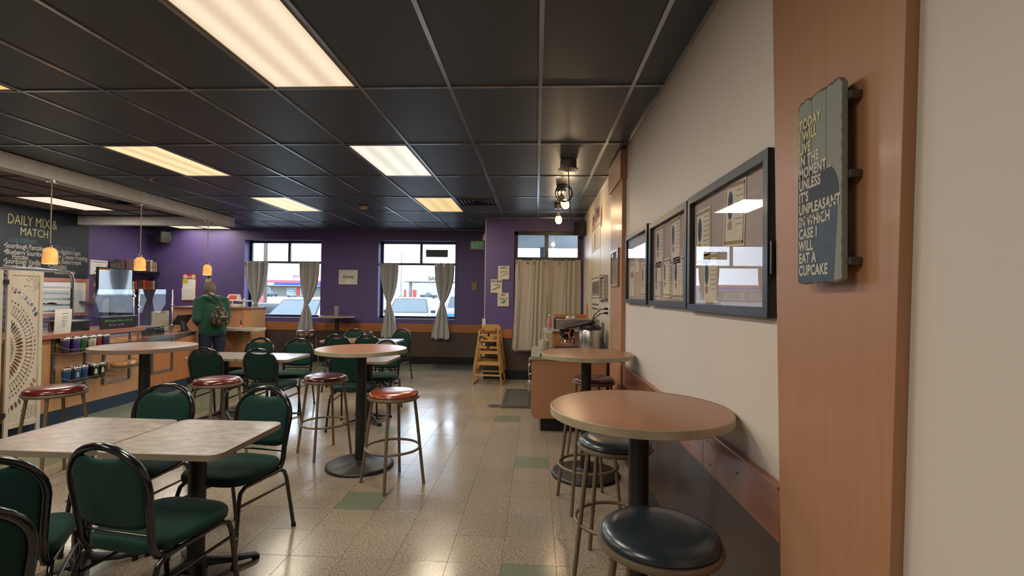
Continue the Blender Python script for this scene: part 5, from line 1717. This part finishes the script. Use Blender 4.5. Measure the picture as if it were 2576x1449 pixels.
# stacked wooden high chairs
def high_chair(label, loc, rz, straps=True):
    t = thing('high_chair', label, 'high chair', loc, rz, 'stacked wooden high chairs')
    b = .021
    H = .76
    def leg(sx, sy):
        return MB().bar((sx * .245, sy * .235, 0), (sx * .155, sy * .165, H - .06), b + .004, b)
    legs = {}
    for sx in (-1, 1):
        for sy in (-1, 1):
            legs[(sx, sy)] = leg(sx, sy).build('leg', m_oak, t, bevel=.003)
        MB().bar((sx * .245, -.235, .012), (sx * .245, .235, .012), b, b).build('runner', m_oak, t, bevel=.003)
        MB().bar((sx * .155, -.165, H - .06), (sx * .155, .165, H - .06), .03, .022).build('arm_rail', m_oak, t, bevel=.003)
    def at(z):
        q = z / (H - .06)
        return .245 - .09 * q, .235 - .07 * q
    for z in (.16, .34):
        x_, y_ = at(z)
        MB().bar((-x_, -y_, z), (x_, -y_, z), b, .030).build('front_rung', m_oak, t, bevel=.003)
        MB().bar((-x_, y_, z), (x_, y_, z), b, .030).build('rear_rung', m_oak, t, bevel=.003)
        for sx in (-1, 1):
            MB().bar((sx * x_, -y_, z + .03), (sx * x_, y_, z + .03), b, .026).build('side_rung', m_oak, t, bevel=.003)
    x_, y_ = at(.52)
    MB().box(-x_ + .012, x_ - .012, -y_ + .01, y_ - .01, .512, .528).build('seat', m_oak, t, bevel=.003)
    x_, y_ = at(.63)
    MB().bar((-x_, -y_, .62), (x_, -y_, .62), b, .026).build('front_bar', m_oak, t, bevel=.003)
    MB().prism([(-.165, .0), (.165, .0), (.165, .065), (.125, .115), (-.125, .115), (-.165, .065)], lambda u, v, d: (u, d, v + H - .09), .155, .172).build('backrest', m_oak, t, bevel=.003)
    MB().prism([(-.16, -.10), (.16, -.10), (.16, -.055), (-.16, -.055)], lambda u, v, d: (u, d, v + H - .09), .157, .172).build('back_slat', m_oak, t, bevel=.003)
    if straps:
        MB().tube([(.08, .15, H - .05), (.085, .10, .60), (.07, .03, .535)], .011, 6).build('strap', m_black, t, smooth=60)
        MB().tube([(-.14, -.10, .60), (-.12, -.04, .56), (-.05, .0, .536)], .010, 6).build('strap', m_black, t, smooth=60)
        MB().box(-.018, .018, -.185, -.15, .60, .655).build('crotch_strap', m_black, t, bevel=.004)
    return t
high_chair('lower wooden high chair of the stacked pair, standing on the floor', (-.79, 8.36, 0), R(-3))
high_chair('upper wooden high chair nested on top of the stacked pair', (-.79, 8.40, .205), R(-3))

# ================================================================= CURTAINS
def curtain(label, x0, x1, ztop, zbot, y, tie=None, tx=None, bx=None, amp=.035, waves=4, m_=None, lean=0.0, flip=1, loose=0.0):
    """pleated panel; tie = height of the tie-back, tx its x, bx = (x0, x1) at the hem"""
    t = thing('curtain', label, 'curtain', ((x0 + x1) / 2, y, zbot), 0, 'grommet curtains')
    cx = (x0 + x1) / 2
    def fn(u, v):
        z = ztop + (zbot - ztop) * v
        a, b = x0, x1
        sq = 1.0
        if tie:
            tv = (ztop - tie) / (ztop - zbot)
            if v < tv:
                q = v / tv
                k = q ** 2.4
                a = x0 + (tx - .035 - x0) * k
                b = x1 + (tx + .035 - x1) * k
                sq = 1 - .45 * k
            else:
                q = (v - tv) / (1 - tv)
                k = min(1, q * 1.15) ** .7
                a = (tx - .035) + (bx[0] - tx + .035) * k
                b = (tx + .035) + (bx[1] - tx - .035) * k
                sq = .55 + .35 * k
        else:
            a = x0 + (bx[0] - x0) * v if bx else x0
            b = x1 + (bx[1] - x1) * v if bx else x1
        x = a + (b - a) * u
        ph = 2 * PI * waves * (u + loose * .12 * math.sin(2 * PI * u * 1.5))
        fl_ = 1 - loose * (.75 * math.exp(-((u - .42) / .22) ** 2))
        yy = amp * sq * fl_ * math.sin(ph) + .010 * math.sin(ph * 2.3 + v * 3) + lean * v
        x += .012 * math.sin(ph * 1 + v * 4) * (.3 + v)
        zz = z
        if v == 0:
            zz = ztop + .012 * math.cos(ph * 1.0)
        if v > .97:
            zz += .015 * math.sin(ph * .7 + flip)
        return (x - cx, yy, zz - zbot)
    g = MB().grid(fn, waves * 10, 40)
    o = g.build('cloth', m_ or m_curtain_b, t, smooth=80, fix=False)
    sol = o.modifiers.new('cloth_thickness', 'SOLIDIFY')
    sol.thickness = .004
    for k in range(waves):
        u = (k + .25 + (.25 if k % 2 else 0)) / waves
        p = fn(u, .03)
        MB().tube([(p[0] + .022 * math.cos(a), p[1] - .012, p[2] + .022 * math.sin(a)) for a in [2 * PI * j / 14 for j in range(14)]], .005, 6, closed=True).build('grommet', m_chrome, t, smooth=60)
    if tie:
        tv = (ztop - tie) / (ztop - zbot)
        tb = MB()
        n_ = 18
        rings = []
        for dz in (-.025, .025):
            rings.append([((tx - cx) + .052 * math.cos(2 * PI * j / n_), .036 * math.sin(2 * PI * j / n_), tie - zbot + dz) for j in range(n_)])
        tb.loft(rings, caps=False)
        tb.build('tie_back', m_ or m_curtain_b, t, smooth=60)
    return t
YC = BW - .10
curtain('grey curtain tied at left side of the left window, behind the wooden end post', -6.40, -5.87, 2.18, .50, YC, 1.27, -6.13, (-6.27, -5.93), waves=4)
curtain('grey curtain tied at right side of the left window, above a bar stool', -5.17, -4.72, 2.175, .57, YC, 1.25, -5.005, (-5.20, -4.80), waves=3)
curtain('grey curtain tied at left side of the right window', -3.38, -2.975, 2.165, .55, YC, 1.30, -3.185, (-3.33, -2.97), waves=3)
curtain('grey curtain tied at right side of the right window', -2.19, -1.76, 2.175, .55, YC, 1.30, -2.02, (-2.23, -1.83), waves=3)
curtain('long taupe curtain on the left half of the entry window', -.375, .20, 2.14, .52, DW - .10, None, None, (-.41, .17), .020, 4, m_curtain, -.05, loose=1.0)
curtain('long taupe curtain on the right half of the entry window', .17, .785, 2.14, .55, DW - .085, None, None, (.12, .78), .020, 4, m_curtain, -.02, loose=1.0)
for lb, x0, x1, z, y in (('curtain rod across the left window', W1[0] + .001, W1[1] - .001, 2.165, YC + .05), ('curtain rod across the right window', W2[0] + .001, W2[1] - .001, 2.152, YC + .05),
                         ('curtain rod across the entry window', -.40, .80, 2.125, DW - .055)):
    t = thing('curtain_rod', 'slim dark ' + lb, 'curtain rod', ((x0 + x1) / 2, y, z))
    MB().cyl((x0 - (x0 + x1) / 2, 0, 0), (x1 - (x0 + x1) / 2, 0, 0), .010, n=12).build('rod', m_iron, t, smooth=60)
    for sx in (-1, 1):
        MB().box(sx * (x1 - x0) / 2 * .985 - .008, sx * (x1 - x0) / 2 * .985 + .008, 0, (BW if y > 9 else DW) - y, -.008, .008).build('bracket', m_iron, t)
# small dark sign hanging in the right window
hs2 = thing('window_sign', 'dark rectangular sign hung by a string in the right window', 'sign', (-2.195, BW + .15, 2.33))
MB().box(-.245, .245, -.004, .004, 0, .165).build('sign_board', flat('dark_slate_sign', (.10, .105, .10), .6), hs2)
MB().tube([(-.2, 0, .165), (0, 0, .30), (.2, 0, .165)], .0015, 5).build('string', m_black, hs2)
# ================================================================= CUSTOMER
def make_person(name, label, loc, rz, h, cols, pose='counter'):
    sw_, jn, sk, shoe, hair = cols
    k = h / 1.65
    b = MB()
    def ball(c, r, n=14, m=9):
        prof = [(r[2] * math.sin(-PI / 2 + PI * i / m), math.cos(-PI / 2 + PI * i / m)) for i in range(m + 1)]
        b.loft([[(c[0] + r[0] * max(q, .02) * math.cos(2 * PI * j / n), c[1] + r[1] * max(q, .02) * math.sin(2 * PI * j / n), c[2] + z) for j in range(n)] for z, q in prof])
    def limb(pts, rs):
        b.tube(pts, rs, 12)
        for p, r in zip(pts, rs):
            ball(p, (r, r, r), 10, 7)
    walk = pose == 'walk'
    for s in (-1, 1):
        st = .16 * s if walk else .02 * s
        hip = (s * .095, 0, .86)
        knee = (s * .105, .5 * st + .015, .475)
        ank = (s * .105, st - .025, .085)
        limb([hip, (s * .104, .2 * st, .68), knee, (s * .106, .8 * st - .01, .30), ank], [.112, .100, .074, .068, .050])
        ball((s * .112, st + .045, .045), (.048, .125, .045))
    rings = []
    lean = .02 if walk else .09
    for z, rx, ry, oy in ((.76, .165, .125, -.01), (.84, .205, .155, -.012), (.92, .208, .158, -.005), (1.02, .195, .148, .01), (1.14, .198, .142, .03), (1.26, .205, .132, .06), (1.34, .190, .112, .085), (1.395, .125, .088, .10), (1.44, .066, .066, .115)):
        rings.append([(rx * math.copysign(abs(math.cos(a)) ** .85, math.cos(a)), oy * lean / .09 + ry * math.sin(a), z) for a in [2 * PI * j / 24 for j in range(24)]])
    b.loft(rings)
    hy = .205 if not walk else .04
    limb([(0, .105 * lean / .09, 1.40), (0, hy - .02, 1.47)], [.060, .054])
    ball((0, hy + .01, 1.53), (.078, .096, .112), 18, 12)
    ball((0, hy + .055, 1.485), (.056, .055, .055))
    ball((0, hy + .108, 1.525), (.014, .020, .022), 8, 6)
    for s in (-1, 1):
        ball((s * .079, hy + .005, 1.525), (.012, .022, .032), 8, 6)
    hands = []
    for s in (-1, 1):
        shd = (s * .185, .075 * lean / .09, 1.335)
        if walk:
            elb, wr = (s * .25, .02 - .05 * s, 1.07), (s * .24, .10 - .1 * s, .86)
        else:
            elb, wr = ((-.245, -.02, 1.05), (-.17, .21, .975)) if s < 0 else ((.225, .05, 1.07), (.12, .27, .99))
        limb([shd, tuple((a + c) / 2 for a, c in zip(shd, elb)), elb, tuple((a + c) / 2 for a, c in zip(elb, wr)), wr], [.082, .076, .066, .056, .042])
        d = (Vector(wr) - Vector(elb)).normalized()
        sd = d.cross(Vector((0, 0, 1))).normalized()
        pc = Vector(wr) + d * .065
        ball(pc, (.036, .040, .022))
        for q in range(4):
            o0 = pc + sd * (.027 - .018 * q) + d * .022
            ln_ = (.062, .072, .068, .054)[q]
            limb([o0, o0 + d * ln_ * .5, o0 + d * ln_ + Vector((0, 0, -.018))], [.0105, .010, .009])
        t0 = pc - sd * s * .032 - d * .02
        limb([t0, t0 - sd * s * .022 + d * .028, t0 - sd * s * .022 + d * .055], [.013, .0115, .010])
        hands.append((Vector(wr), d))
    if not walk:
        # drooping collar over the shoulders
        b.tube([(.13 * math.cos(a), .085 + .085 * math.sin(a), 1.402 + .012 * math.sin(a)) for a in [2 * PI * j / 20 for j in range(20)]], .034, 8, closed=True)
        b.loft([[(.15 * (1 - q) * math.cos(a) + .02, -.045 - .01 * q + .02 * math.sin(a), 1.40 - .12 * q) for a in [2 * PI * j / 12 for j in range(12)]] for q in (0, .5, .85)])
    tmp = b.build('tmp', sw_, fix=True)
    rm = tmp.modifiers.new('r', 'REMESH')
    rm.mode = 'VOXEL'
    rm.voxel_size = .0085
    smo = tmp.modifiers.new('s', 'SMOOTH')
    smo.factor = .5
    smo.iterations = 4
    me = bpy.data.meshes.new_from_object(tmp.evaluated_get(bpy.context.evaluated_depsgraph_get()))
    bpy.data.objects.remove(tmp, do_unlink=True)
    me.materials.clear()
    for m_ in (sw_, jn, sk, shoe):
        me.materials.append(m_)
    idx = []
    for p in me.polygons:
        c = p.center
        i = 0
        if c.z < .075:
            i = 3
        elif c.z < .80 + .02 * math.sin(c.x * 20) and all((c - w_).length > .20 for w_, d in hands):
            i = 1
        elif c.z > 1.445 - (.02 if c.y > .1 else 0):
            i = 2
        for w_, d in hands:
            if (c - w_).dot(d) > .012 and (c - w_).length < .24 and abs(c.x - w_.x) < .14 and c.y > w_.y - .06:
                i = 2
        idx.append(i)
    me.polygons.foreach_set('material_index', idx)
    me.polygons.foreach_set('use_smooth', [True] * len(me.polygons))
    t = thing(name, label, 'person', loc, rz)
    t.scale = (k, k, k)
    o = bpy.data.objects.new('body', me)
    C.objects.link(o)
    o.parent = t
    hb_ = MB()
    n = 26
    rings = []
    for i in range(18):
        ph = -.80 + (PI / 2 + .80) * i / 17
        ring = []
        for j in range(n):
            a = 2 * PI * j / n
            ca, sa = math.cos(a), math.sin(a)
            front = max(0, sa)
            wob = .006 * math.sin(7 * a + i * 1.3) + .004 * math.sin(13 * a - i)
            q = max(.03, math.cos(ph))
            zz = 1.548 + .124 * math.sin(ph)
            if i < 8:
                zz += .075 * front * (8 - i) / 8
            ring.append(((.093 + wob) * q * ca, hy + .002 + (.112 + wob) * q * sa * (1 if sa < .3 else .93), zz))
        rings.append(ring)
    hb_.loft(rings)
    hb_.build('hair', hair, t, smooth=70)
    for s in (-1, 1):
        MB().lathe([(.002, .008), (.009, .004), (.010, 0), (.002, -.002)], 10).build('eye', m_ink, t, loc=(s * .03, hy + .098, 1.54), rot=(-PI / 2, 0, 0))
    return t
m_green = mat('emerald_knit', (.005, .072, .036), .85, c2=(.004, .052, .026), nscale=60, bump=.6, bscale=170, bdist=.004, sheen=.2)
m_jean = mat('dark_denim', (.016, .026, .075), .8, c2=(.011, .018, .05), nscale=30, bump=.3, bscale=300)
m_skin = mat('skin', (.55, .30, .21), .55)
m_hair = mat('greying_brown_hair', (.27, .21, .16), .6, c2=(.10, .075, .06), nscale=12, stretch=(9, 9, 1.2), bump=.8, bscale=40, bdist=.01)
make_person('person', 'person in a green sweater and jeans with a bag, bent over the counter', (-5.39, 7.86, 0), R(50), 1.66, (m_green, m_jean, m_skin, m_black, m_hair))
# floral sling bag hanging on the back
bg = thing('sling_bag', 'black and tan floral sling bag hanging on the back of the person', 'bag', (-5.175, 7.72, .95), R(30))
rings = []
for z, rx, ry in ((0, .05, .03), (.012, .11, .065), (.05, .142, .085), (.12, .145, .085), (.20, .118, .068), (.27, .075, .045), (.33, .035, .022), (.365, .016, .012)):
    rings.append([(rx * math.cos(a) * (1 + .05 * math.sin(4 * a)) + .03 * (.2 - z), -.02 + ry * math.sin(a), z) for a in [2 * PI * j / 22 for j in range(22)]])
m_flo = bpy.data.materials.new('floral_fabric')
m_flo.use_nodes = True
_nt = m_flo.node_tree
_v = _nt.nodes.new('ShaderNodeTexVoronoi')
_v.inputs['Scale'].default_value = 26
_tc = _nt.nodes.new('ShaderNodeTexCoord')
_nt.links.new(_tc.outputs['Object'], _v.inputs['Vector'])
_r = _nt.nodes.new('ShaderNodeValToRGB')
_r.color_ramp.interpolation = 'CONSTANT'
_e = _r.color_ramp.elements
_e[0].position, _e[0].color = 0, (.30, .23, .13, 1)
_e[1].position, _e[1].color = .30, (.16, .12, .07, 1)
_q = _e.new(.42); _q.color = (.02, .02, .017, 1)
_nt.links.new(_v.outputs['Distance'], _r.inputs[0])
_nt.links.new(_r.outputs[0], _nt.nodes['Principled BSDF'].inputs['Base Color'])
_nt.nodes['Principled BSDF'].inputs['Roughness'].default_value = .8
MB().loft(rings).build('sack', m_flo, bg, smooth=60)
MB().loft([[(.155 * math.cos(a) * s_, -.105 + .012 * math.sin(a) * s_, .08 + .055 * math.sin(a) * s_) for a in [2 * PI * j / 14 for j in range(14)]] for s_ in (.3, .7)]).build('front_pocket', m_flo, bg, smooth=60)
MB().tube([(.01, -.01, .35), (-.03, .02, .42), (-.10, .05, .475), (-.17, .10, .52), (-.205, .17, .525)], .013, 8).build('strap', m_black, bg, smooth=60)

# ================================================================= OUTDOORS
GZ = -.32
def gz(y):
    return GZ + max(0, y - 14) * .0057
gr = MB()
ysx = [BW + TB, 14, 40, 90, 300]
gr.grid(lambda u, v: (-160 + 260 * u, ysx[int(round(v * 4))], gz(ysx[int(round(v * 4))])), 6, 4)
struct(gr.build('ground', mat('snowy_asphalt', (.26, .265, .28), .9, c2=(.15, .155, .165), nscale=.35, detail=6), fix=False))
struct(MB().box(-9, 3, BW + TB, BW + TB + 1.6, GZ - .1, -.10).build('sidewalk', flat('concrete', (.33, .33, .33), .9)))
m_tyre = flat('tyre_rubber', (.02, .02, .02), .8)
m_carglass = mat('tinted_car_glass', (.055, .085, .105), .12, spec=.7)
m_trim = flat('car_trim', (.05, .05, .055), .5)
def car(label, loc, rz, col, kind='suv', name='parked_car'):
    t = thing(name, label, 'car', loc, rz, 'cars outside')
    m_ = mat('car_paint_%02d%02d%02d' % tuple(int(c * 99) for c in col), col, .3, spec=.5, coat=.4, c2=col)
    hw = .90
    def sect(y, z0, z1, w_):
        return [(-w_, y, z0 + .12), (-w_ * .97, y, z0), (w_ * .97, y, z0), (w_, y, z0 + .12), (w_, y, z1 - .10), (w_ * .92, y, z1), (-w_ * .92, y, z1), (-w_, y, z1 - .10)]
    if kind == 'pickup':
        secs = [(-2.6, .45, .92, .80), (-2.45, .35, 1.02, .92), (-.95, .32, 1.10, .96), (2.55, .35, 1.08, .96), (2.65, .45, 1.0, .94)]
        cab0, cab1, ct0, ct1, belt, roof = -.95, 1.0, -.35, .85, 1.08, 1.72
    elif kind == 'van':
        secs = [(-2.3, .5, 1.0, .86), (-2.1, .4, 1.15, .94), (-1.2, .38, 1.25, .97), (2.35, .40, 1.25, .97), (2.45, .5, 1.2, .95)]
        cab0, cab1, ct0, ct1, belt, roof = -1.5, 2.42, -.9, 2.35, 1.22, 1.86
    else:
        secs = [(-2.25, .45, .82, .76), (-2.1, .32, .94, .88), (-.85, .28, 1.03, .91), (2.05, .30, 1.03, .91), (2.25, .42, .98, .88)]
        cab0, cab1, ct0, ct1, belt, roof = -.85, 2.12, -.12, 1.75, 1.01, 1.66
    MB().loft([sect(*s_) for s_ in secs]).build('body', m_, t, smooth=40, bevel=.03)
    ht, hbm = hw * .72, hw * .96
    MB().loft([[(-hbm, cab0, belt), (hbm, cab0, belt), (hbm, cab1, belt), (-hbm, cab1, belt)], [(-ht * 1.04, ct0 + .02, roof - .05), (ht * 1.04, ct0 + .02, roof - .05), (ht * 1.04, ct1 - .02, roof - .05), (-ht * 1.04, ct1 - .02, roof - .05)],
               [(-ht * .92, ct0 + .12, roof), (ht * .92, ct0 + .12, roof), (ht * .92, ct1 - .1, roof), (-ht * .92, ct1 - .1, roof)]]).build('cabin', m_, t, smooth=40)
    def quad(nm, a, b_, c_, d, off, m2=m_carglass):
        off = Vector(off)
        MB().add([Vector(p) + off for p in (a, b_, c_, d)], [(0, 1, 2, 3)]).build(nm, m2, t, fix=False)
    def lerp(a, b_, q):
        return a + (b_ - a) * q
    def pt(x_s, yy0, yy1, q):
        return (x_s * lerp(hbm, ht * 1.04, q), lerp(yy0, yy1, q), lerp(belt, roof - .05, q))
    a = [pt(-.92, cab0, ct0 + .02, .06), pt(.92, cab0, ct0 + .02, .06), pt(.92, cab0, ct0 + .02, .94), pt(-.92, cab0, ct0 + .02, .94)]
    quad('windshield_seal', pt(-.99, cab0, ct0 + .02, .01), pt(.99, cab0, ct0 + .02, .01), pt(.99, cab0, ct0 + .02, 1.0), pt(-.99, cab0, ct0 + .02, 1.0), (0, -.007, .003), m_trim)
    quad('windshield', *a, (0, -.016, .008))
    a = [pt(-.88, cab1, ct1 - .02, .12), pt(.88, cab1, ct1 - .02, .12), pt(.88, cab1, ct1 - .02, .85), pt(-.88, cab1, ct1 - .02, .85)]
    quad('rear_window', *a, (0, .012, .004))
    for s in (-1, 1):
        for q0, q1 in ((.10, .47), (.51, .90)):
            y0b, y1b = lerp(cab0, cab1, q0), lerp(cab0, cab1, q1)
            y0t, y1t = lerp(ct0, ct1, q0), lerp(ct0, ct1, q1)
            quad('side_window', pt(s, y0b, y0t, .08), pt(s, y1b, y1t, .08), pt(s, y1b, y1t, .88), pt(s, y0b, y0t, .88), (s * .012, 0, 0))
        for yw in (-1.42, 1.42):
            w_ = MB().lathe([(.20, -.11), (.33, -.10), (.34, -.06), (.34, .06), (.33, .10), (.20, .11)], 22).build('wheel', m_tyre, t, loc=(s * .82, yw, .34), rot=(0, PI / 2, 0), smooth=40)
            MB().lathe([(.002, .115), (.19, .112), (.20, .10)], 18).build('hub_cap', m_alum, w_, smooth=40)
        MB().xbox((s * (hw + .10), cab0 + .28, belt + .06), (.20, .10, .13)).build('mirror', m_trim, t, bevel=.03)
        MB().xbox((s * .60, secs[0][0] + .06, .76), (.34, .10, .13)).build('headlight', flat('lamp_clear', (.6, .6, .6), .2), t, bevel=.02)
        MB().xbox((s * .80, secs[-1][0] - .02, .88), (.14, .08, .20)).build('tail_light', m_brick, t, bevel=.02)
        if kind == 'suv':
            MB().tube([(s * ht * .86, ct0 + .2, roof + .0), (s * ht * .86, ct0 + .26, roof + .05), (s * ht * .86, ct1 - .26, roof + .05), (s * ht * .86, ct1 - .2, roof)], .016, 6).build('roof_rail', m_trim, t, smooth=60)
    MB().xbox((0, secs[0][0] + .02, .66), (.80, .10, .18)).build('grille', m_trim, t, bevel=.02)
    MB().xbox((0, secs[0][0] - .01, .45), (1.5, .12, .14)).build('bumper', m_trim, t, bevel=.03)
    if kind == 'van':
        for s in (-1, 1):
            MB().box(s * .972 - .004, s * .972 + .004, -1.9, 2.3, .92, 1.08).build('blue_stripe', flat('sky_blue_stripe', (.04, .22, .48), .4), t)
        MB().box(-.9, .9, 2.452, 2.47, .88, 1.04).build('blue_stripe', flat('sky_blue_stripe', (.04, .22, .48), .4), t)
    if kind == 'pickup':
        MB().box(-.80, .80, 1.1, 2.5, 1.075, 1.09).build('bed_floor', m_trim, t)
    return t
car('silver car with roof rails parked outside the left window', (-7.72, 15.85, GZ), R(-4), (.20, .22, .24))
car('white car facing us outside the right window', (-5.42, 20.9, gz(20)), R(6), (.27, .25, .27))
car('white camper van with blue stripe outside the right window', (-2.95, 21.6, gz(20)), R(184), (.30, .30, .30), 'van', 'camper_van')
car('grey pickup truck with red tail light beyond the utility pole', (-18.5, 28.9, gz(29)), R(-62), (.032, .036, .040), 'pickup', 'pickup_truck')
car('blue-grey car parked far off before the shops', (-77.6, 138, gz(138)), R(165), (.07, .09, .13))
car('small white truck far off before the shop doors', (-69.5, 135, gz(135)), R(200), (.3, .3, .3), 'van', 'white_truck')
car('dark truck far off under the fuel canopy', (-32.5, 146, gz(146)), R(100), (.03, .045, .05), 'pickup', 'pickup_truck')
m_pedtop = flat('striped_red_top', (.40, .12, .12), .8)
make_person('person', 'distant person in red top and salmon trousers walking outside the left window', (-23.3, 40, gz(40)), R(70), 1.66,
            (m_pedtop, flat('salmon_trousers', (.42, .17, .13), .8), m_skin, m_black, m_hair), 'walk')
# utility poles
up_ = thing('utility_pole', 'weathered wooden utility pole seen through the left window', 'pole', (-25.8, 45, gz(45) - .05))
MB().lathe([(.20, 0), (.19, 3), (.165, 9.5)], 14).build('trunk', mat('weathered_pole', (.15, .105, .07), .9, c2=(.07, .055, .045), nscale=3, stretch=(3, 3, .4)), up_, smooth=60)
MB().box(-1.2, 1.2, -.06, .06, 8.4, 8.55).build('cross_arm', m_wains, up_)
MB().box(-.24, .05, -.24, -.19, 3.3, 3.9).build('pole_sign', m_alum, up_)
up2_ = thing('lamp_post', 'thin grey lamp post seen through the right window', 'pole', (-16.9, 60, gz(60) - .05))
MB().lathe([(.11, 0), (.08, 7.0)], 10).build('post', flat('grey_post', (.24, .23, .21), .6), up2_, smooth=60)
MB().bar((0, 0, 6.9), (1.2, 0, 7.2), .08, .08).build('arm', flat('grey_post', (.24, .23, .21), .6), up2_)
# strip of shops
mz = gz(150)
sm = thing('shop_strip', 'low strip of shops with red and blue fascia across the car park', 'building', (-78.8, 150, mz - .05))
sm.scale = (1.875, 1.5, 1.58)
MB().box(-14, 14, 0, 9, 0, 2.55).build('wall', flat('olive_render', (.19, .19, .165), .8), sm)
MB().box(-14.3, 14.3, -1.6, 9, 2.10, 2.20).build('canopy_edge', flat('pale_edge', (.42, .42, .40), .7), sm)
MB().box(-14.3, 14.3, -1.5, 9, 2.2, 2.75).build('blue_fascia', flat('blue_fascia', (.035, .07, .27), .6), sm)
MB().box(-14.3, 14.3, -1.52, 9, 2.75, 3.25).build('red_roof_band', flat('red_fascia', (.42, .10, .12), .6), sm)
for x in [-13.8 + 1.0 * k for k in range(28)]:
    MB().box(x - .04, x + .04, -1.54, -1.5, 2.2, 2.75).build('fascia_rib', flat('blue_fascia_rib', (.05, .10, .33), .6), sm)
for k, (x0, x1, c_) in enumerate(((-12, -9.5, 0), (-8.5, -6.2, 0), (-5.0, -2.9, 0), (.0, 1.6, 1), (1.7, 2.2, 2), (2.3, 4.0, 1), (6.0, 8.5, 0), (9.5, 12.5, 0))):
    w_ = MB().box(x0, x1, -.08, .02, .1 if c_ else .5, 1.75).build('shop_window', [m_alum, flat('white_door', (.45, .45, .45), .5), m_brick][c_], sm)
    if c_ != 2:
        MB().box(x0 + .12, x1 - .12, -.10, -.07, .3 if c_ else .6, 1.65).build('pane', flat('shop_glass', (.16, .20, .22), .15), w_)
MB().box(-8.4, -1.6, -1.58, -1.5, 2.28, 2.70).build('sign_panel', flat('white_sign', (.50, .50, .50), .6), sm)
MB().box(-5.2, -3.2, -1.605, -1.58, 2.42, 2.55).build('sign_print', flat('grey_sign_print', (.25, .25, .27), .6), sm)
rs = MB().box(1.2, 5.0, -1.45, -1.35, 3.45, 4.25).build('roof_sign', flat('white_sign', (.50, .50, .50), .6), sm)
MB().box(1.6, 1.7, -1.4, -1.3, 3.25, 3.45).box(4.5, 4.6, -1.4, -1.3, 3.25, 3.45).build('sign_posts', m_iron, rs)
text('BENTLEY', 'lettering', flat('red_sign_letters', (.22, .05, .05), .6), rs, (3.1, -1.47, 3.72), TXT_BACK, .82, .95, 'CENTER', .01)
MB().box(-2.6, -1.1, -1.0, .2, 3.25, 4.1).build('roof_unit', m_alum, sm)
# fuel canopy
fz = gz(150)
fc = thing('fuel_canopy', 'pale fuel station canopy with dark lettering across the road', 'canopy', (-32.6, 150, fz))
fc.scale = (1.765, 1.765, 1.72)
MB().box(-5.2, 6.5, 0, 8, 3.05, 3.95).build('roof_slab', flat('cream_fascia', (.46, .45, .38), .6), fc)
MB().box(-5.2, 6.5, -.01, 8, 2.92, 3.04).build('under_edge', flat('grey_edge', (.22, .22, .20), .6), fc)
for x in (-4.1, 4.5):
    MB().box(x - .22, x + .22, 1.0, 1.5, 0, 2.92).build('column', flat('olive_column', (.20, .20, .17), .7), fc)
    MB().box(x + .6, x + 1.1, .6, 1.4, 0, 1.5).build('fuel_pump', m_brick, fc)
MB().box(-5.0, -4.7, .2, .6, 0, 1.5).build('fuel_pump', m_brick, fc)
text('SAFEWAY', 'lettering', flat('olive_letters', (.09, .10, .06), .6), fc, (-.62, -.03, 3.25), TXT_BACK, .95, 1.0, 'LEFT', .01, .03)
# entry canopy outside window 3
ec = thing('entry_canopy', 'grey entry canopy on a post outside the curtained window', 'canopy', (1.0, 10.5, -.10))
MB().box(-1.74, 3.0, -1.55, 1.7, 2.80, 2.98).build('roof_slab', flat('blue_grey_soffit', (.22, .25, .26), .7), ec)
MB().box(-.92, -.80, 1.45, 1.57, 0, 2.80).build('post', flat('dark_post', (.05, .055, .065), .5), ec)
MB().box(2.5, 2.62, 1.45, 1.57, 0, 2.80).build('post', flat('dark_post', (.05, .055, .065), .5), ec)
# pale hills
hl = MB()
xs = [-170 + 10 * k for k in range(30)]
tops = [(x, 3.0 + 3.2 * abs(math.sin(x * .021)) + 1.6 * math.sin(x * .07 + 1)) for x in xs]
hl.loft([[(x, 280, gz(280) - 6), (x, 280, gz(280) + z), (x, 290, gz(280) + z), (x, 290, gz(280) - 6)] for x, z in tops])
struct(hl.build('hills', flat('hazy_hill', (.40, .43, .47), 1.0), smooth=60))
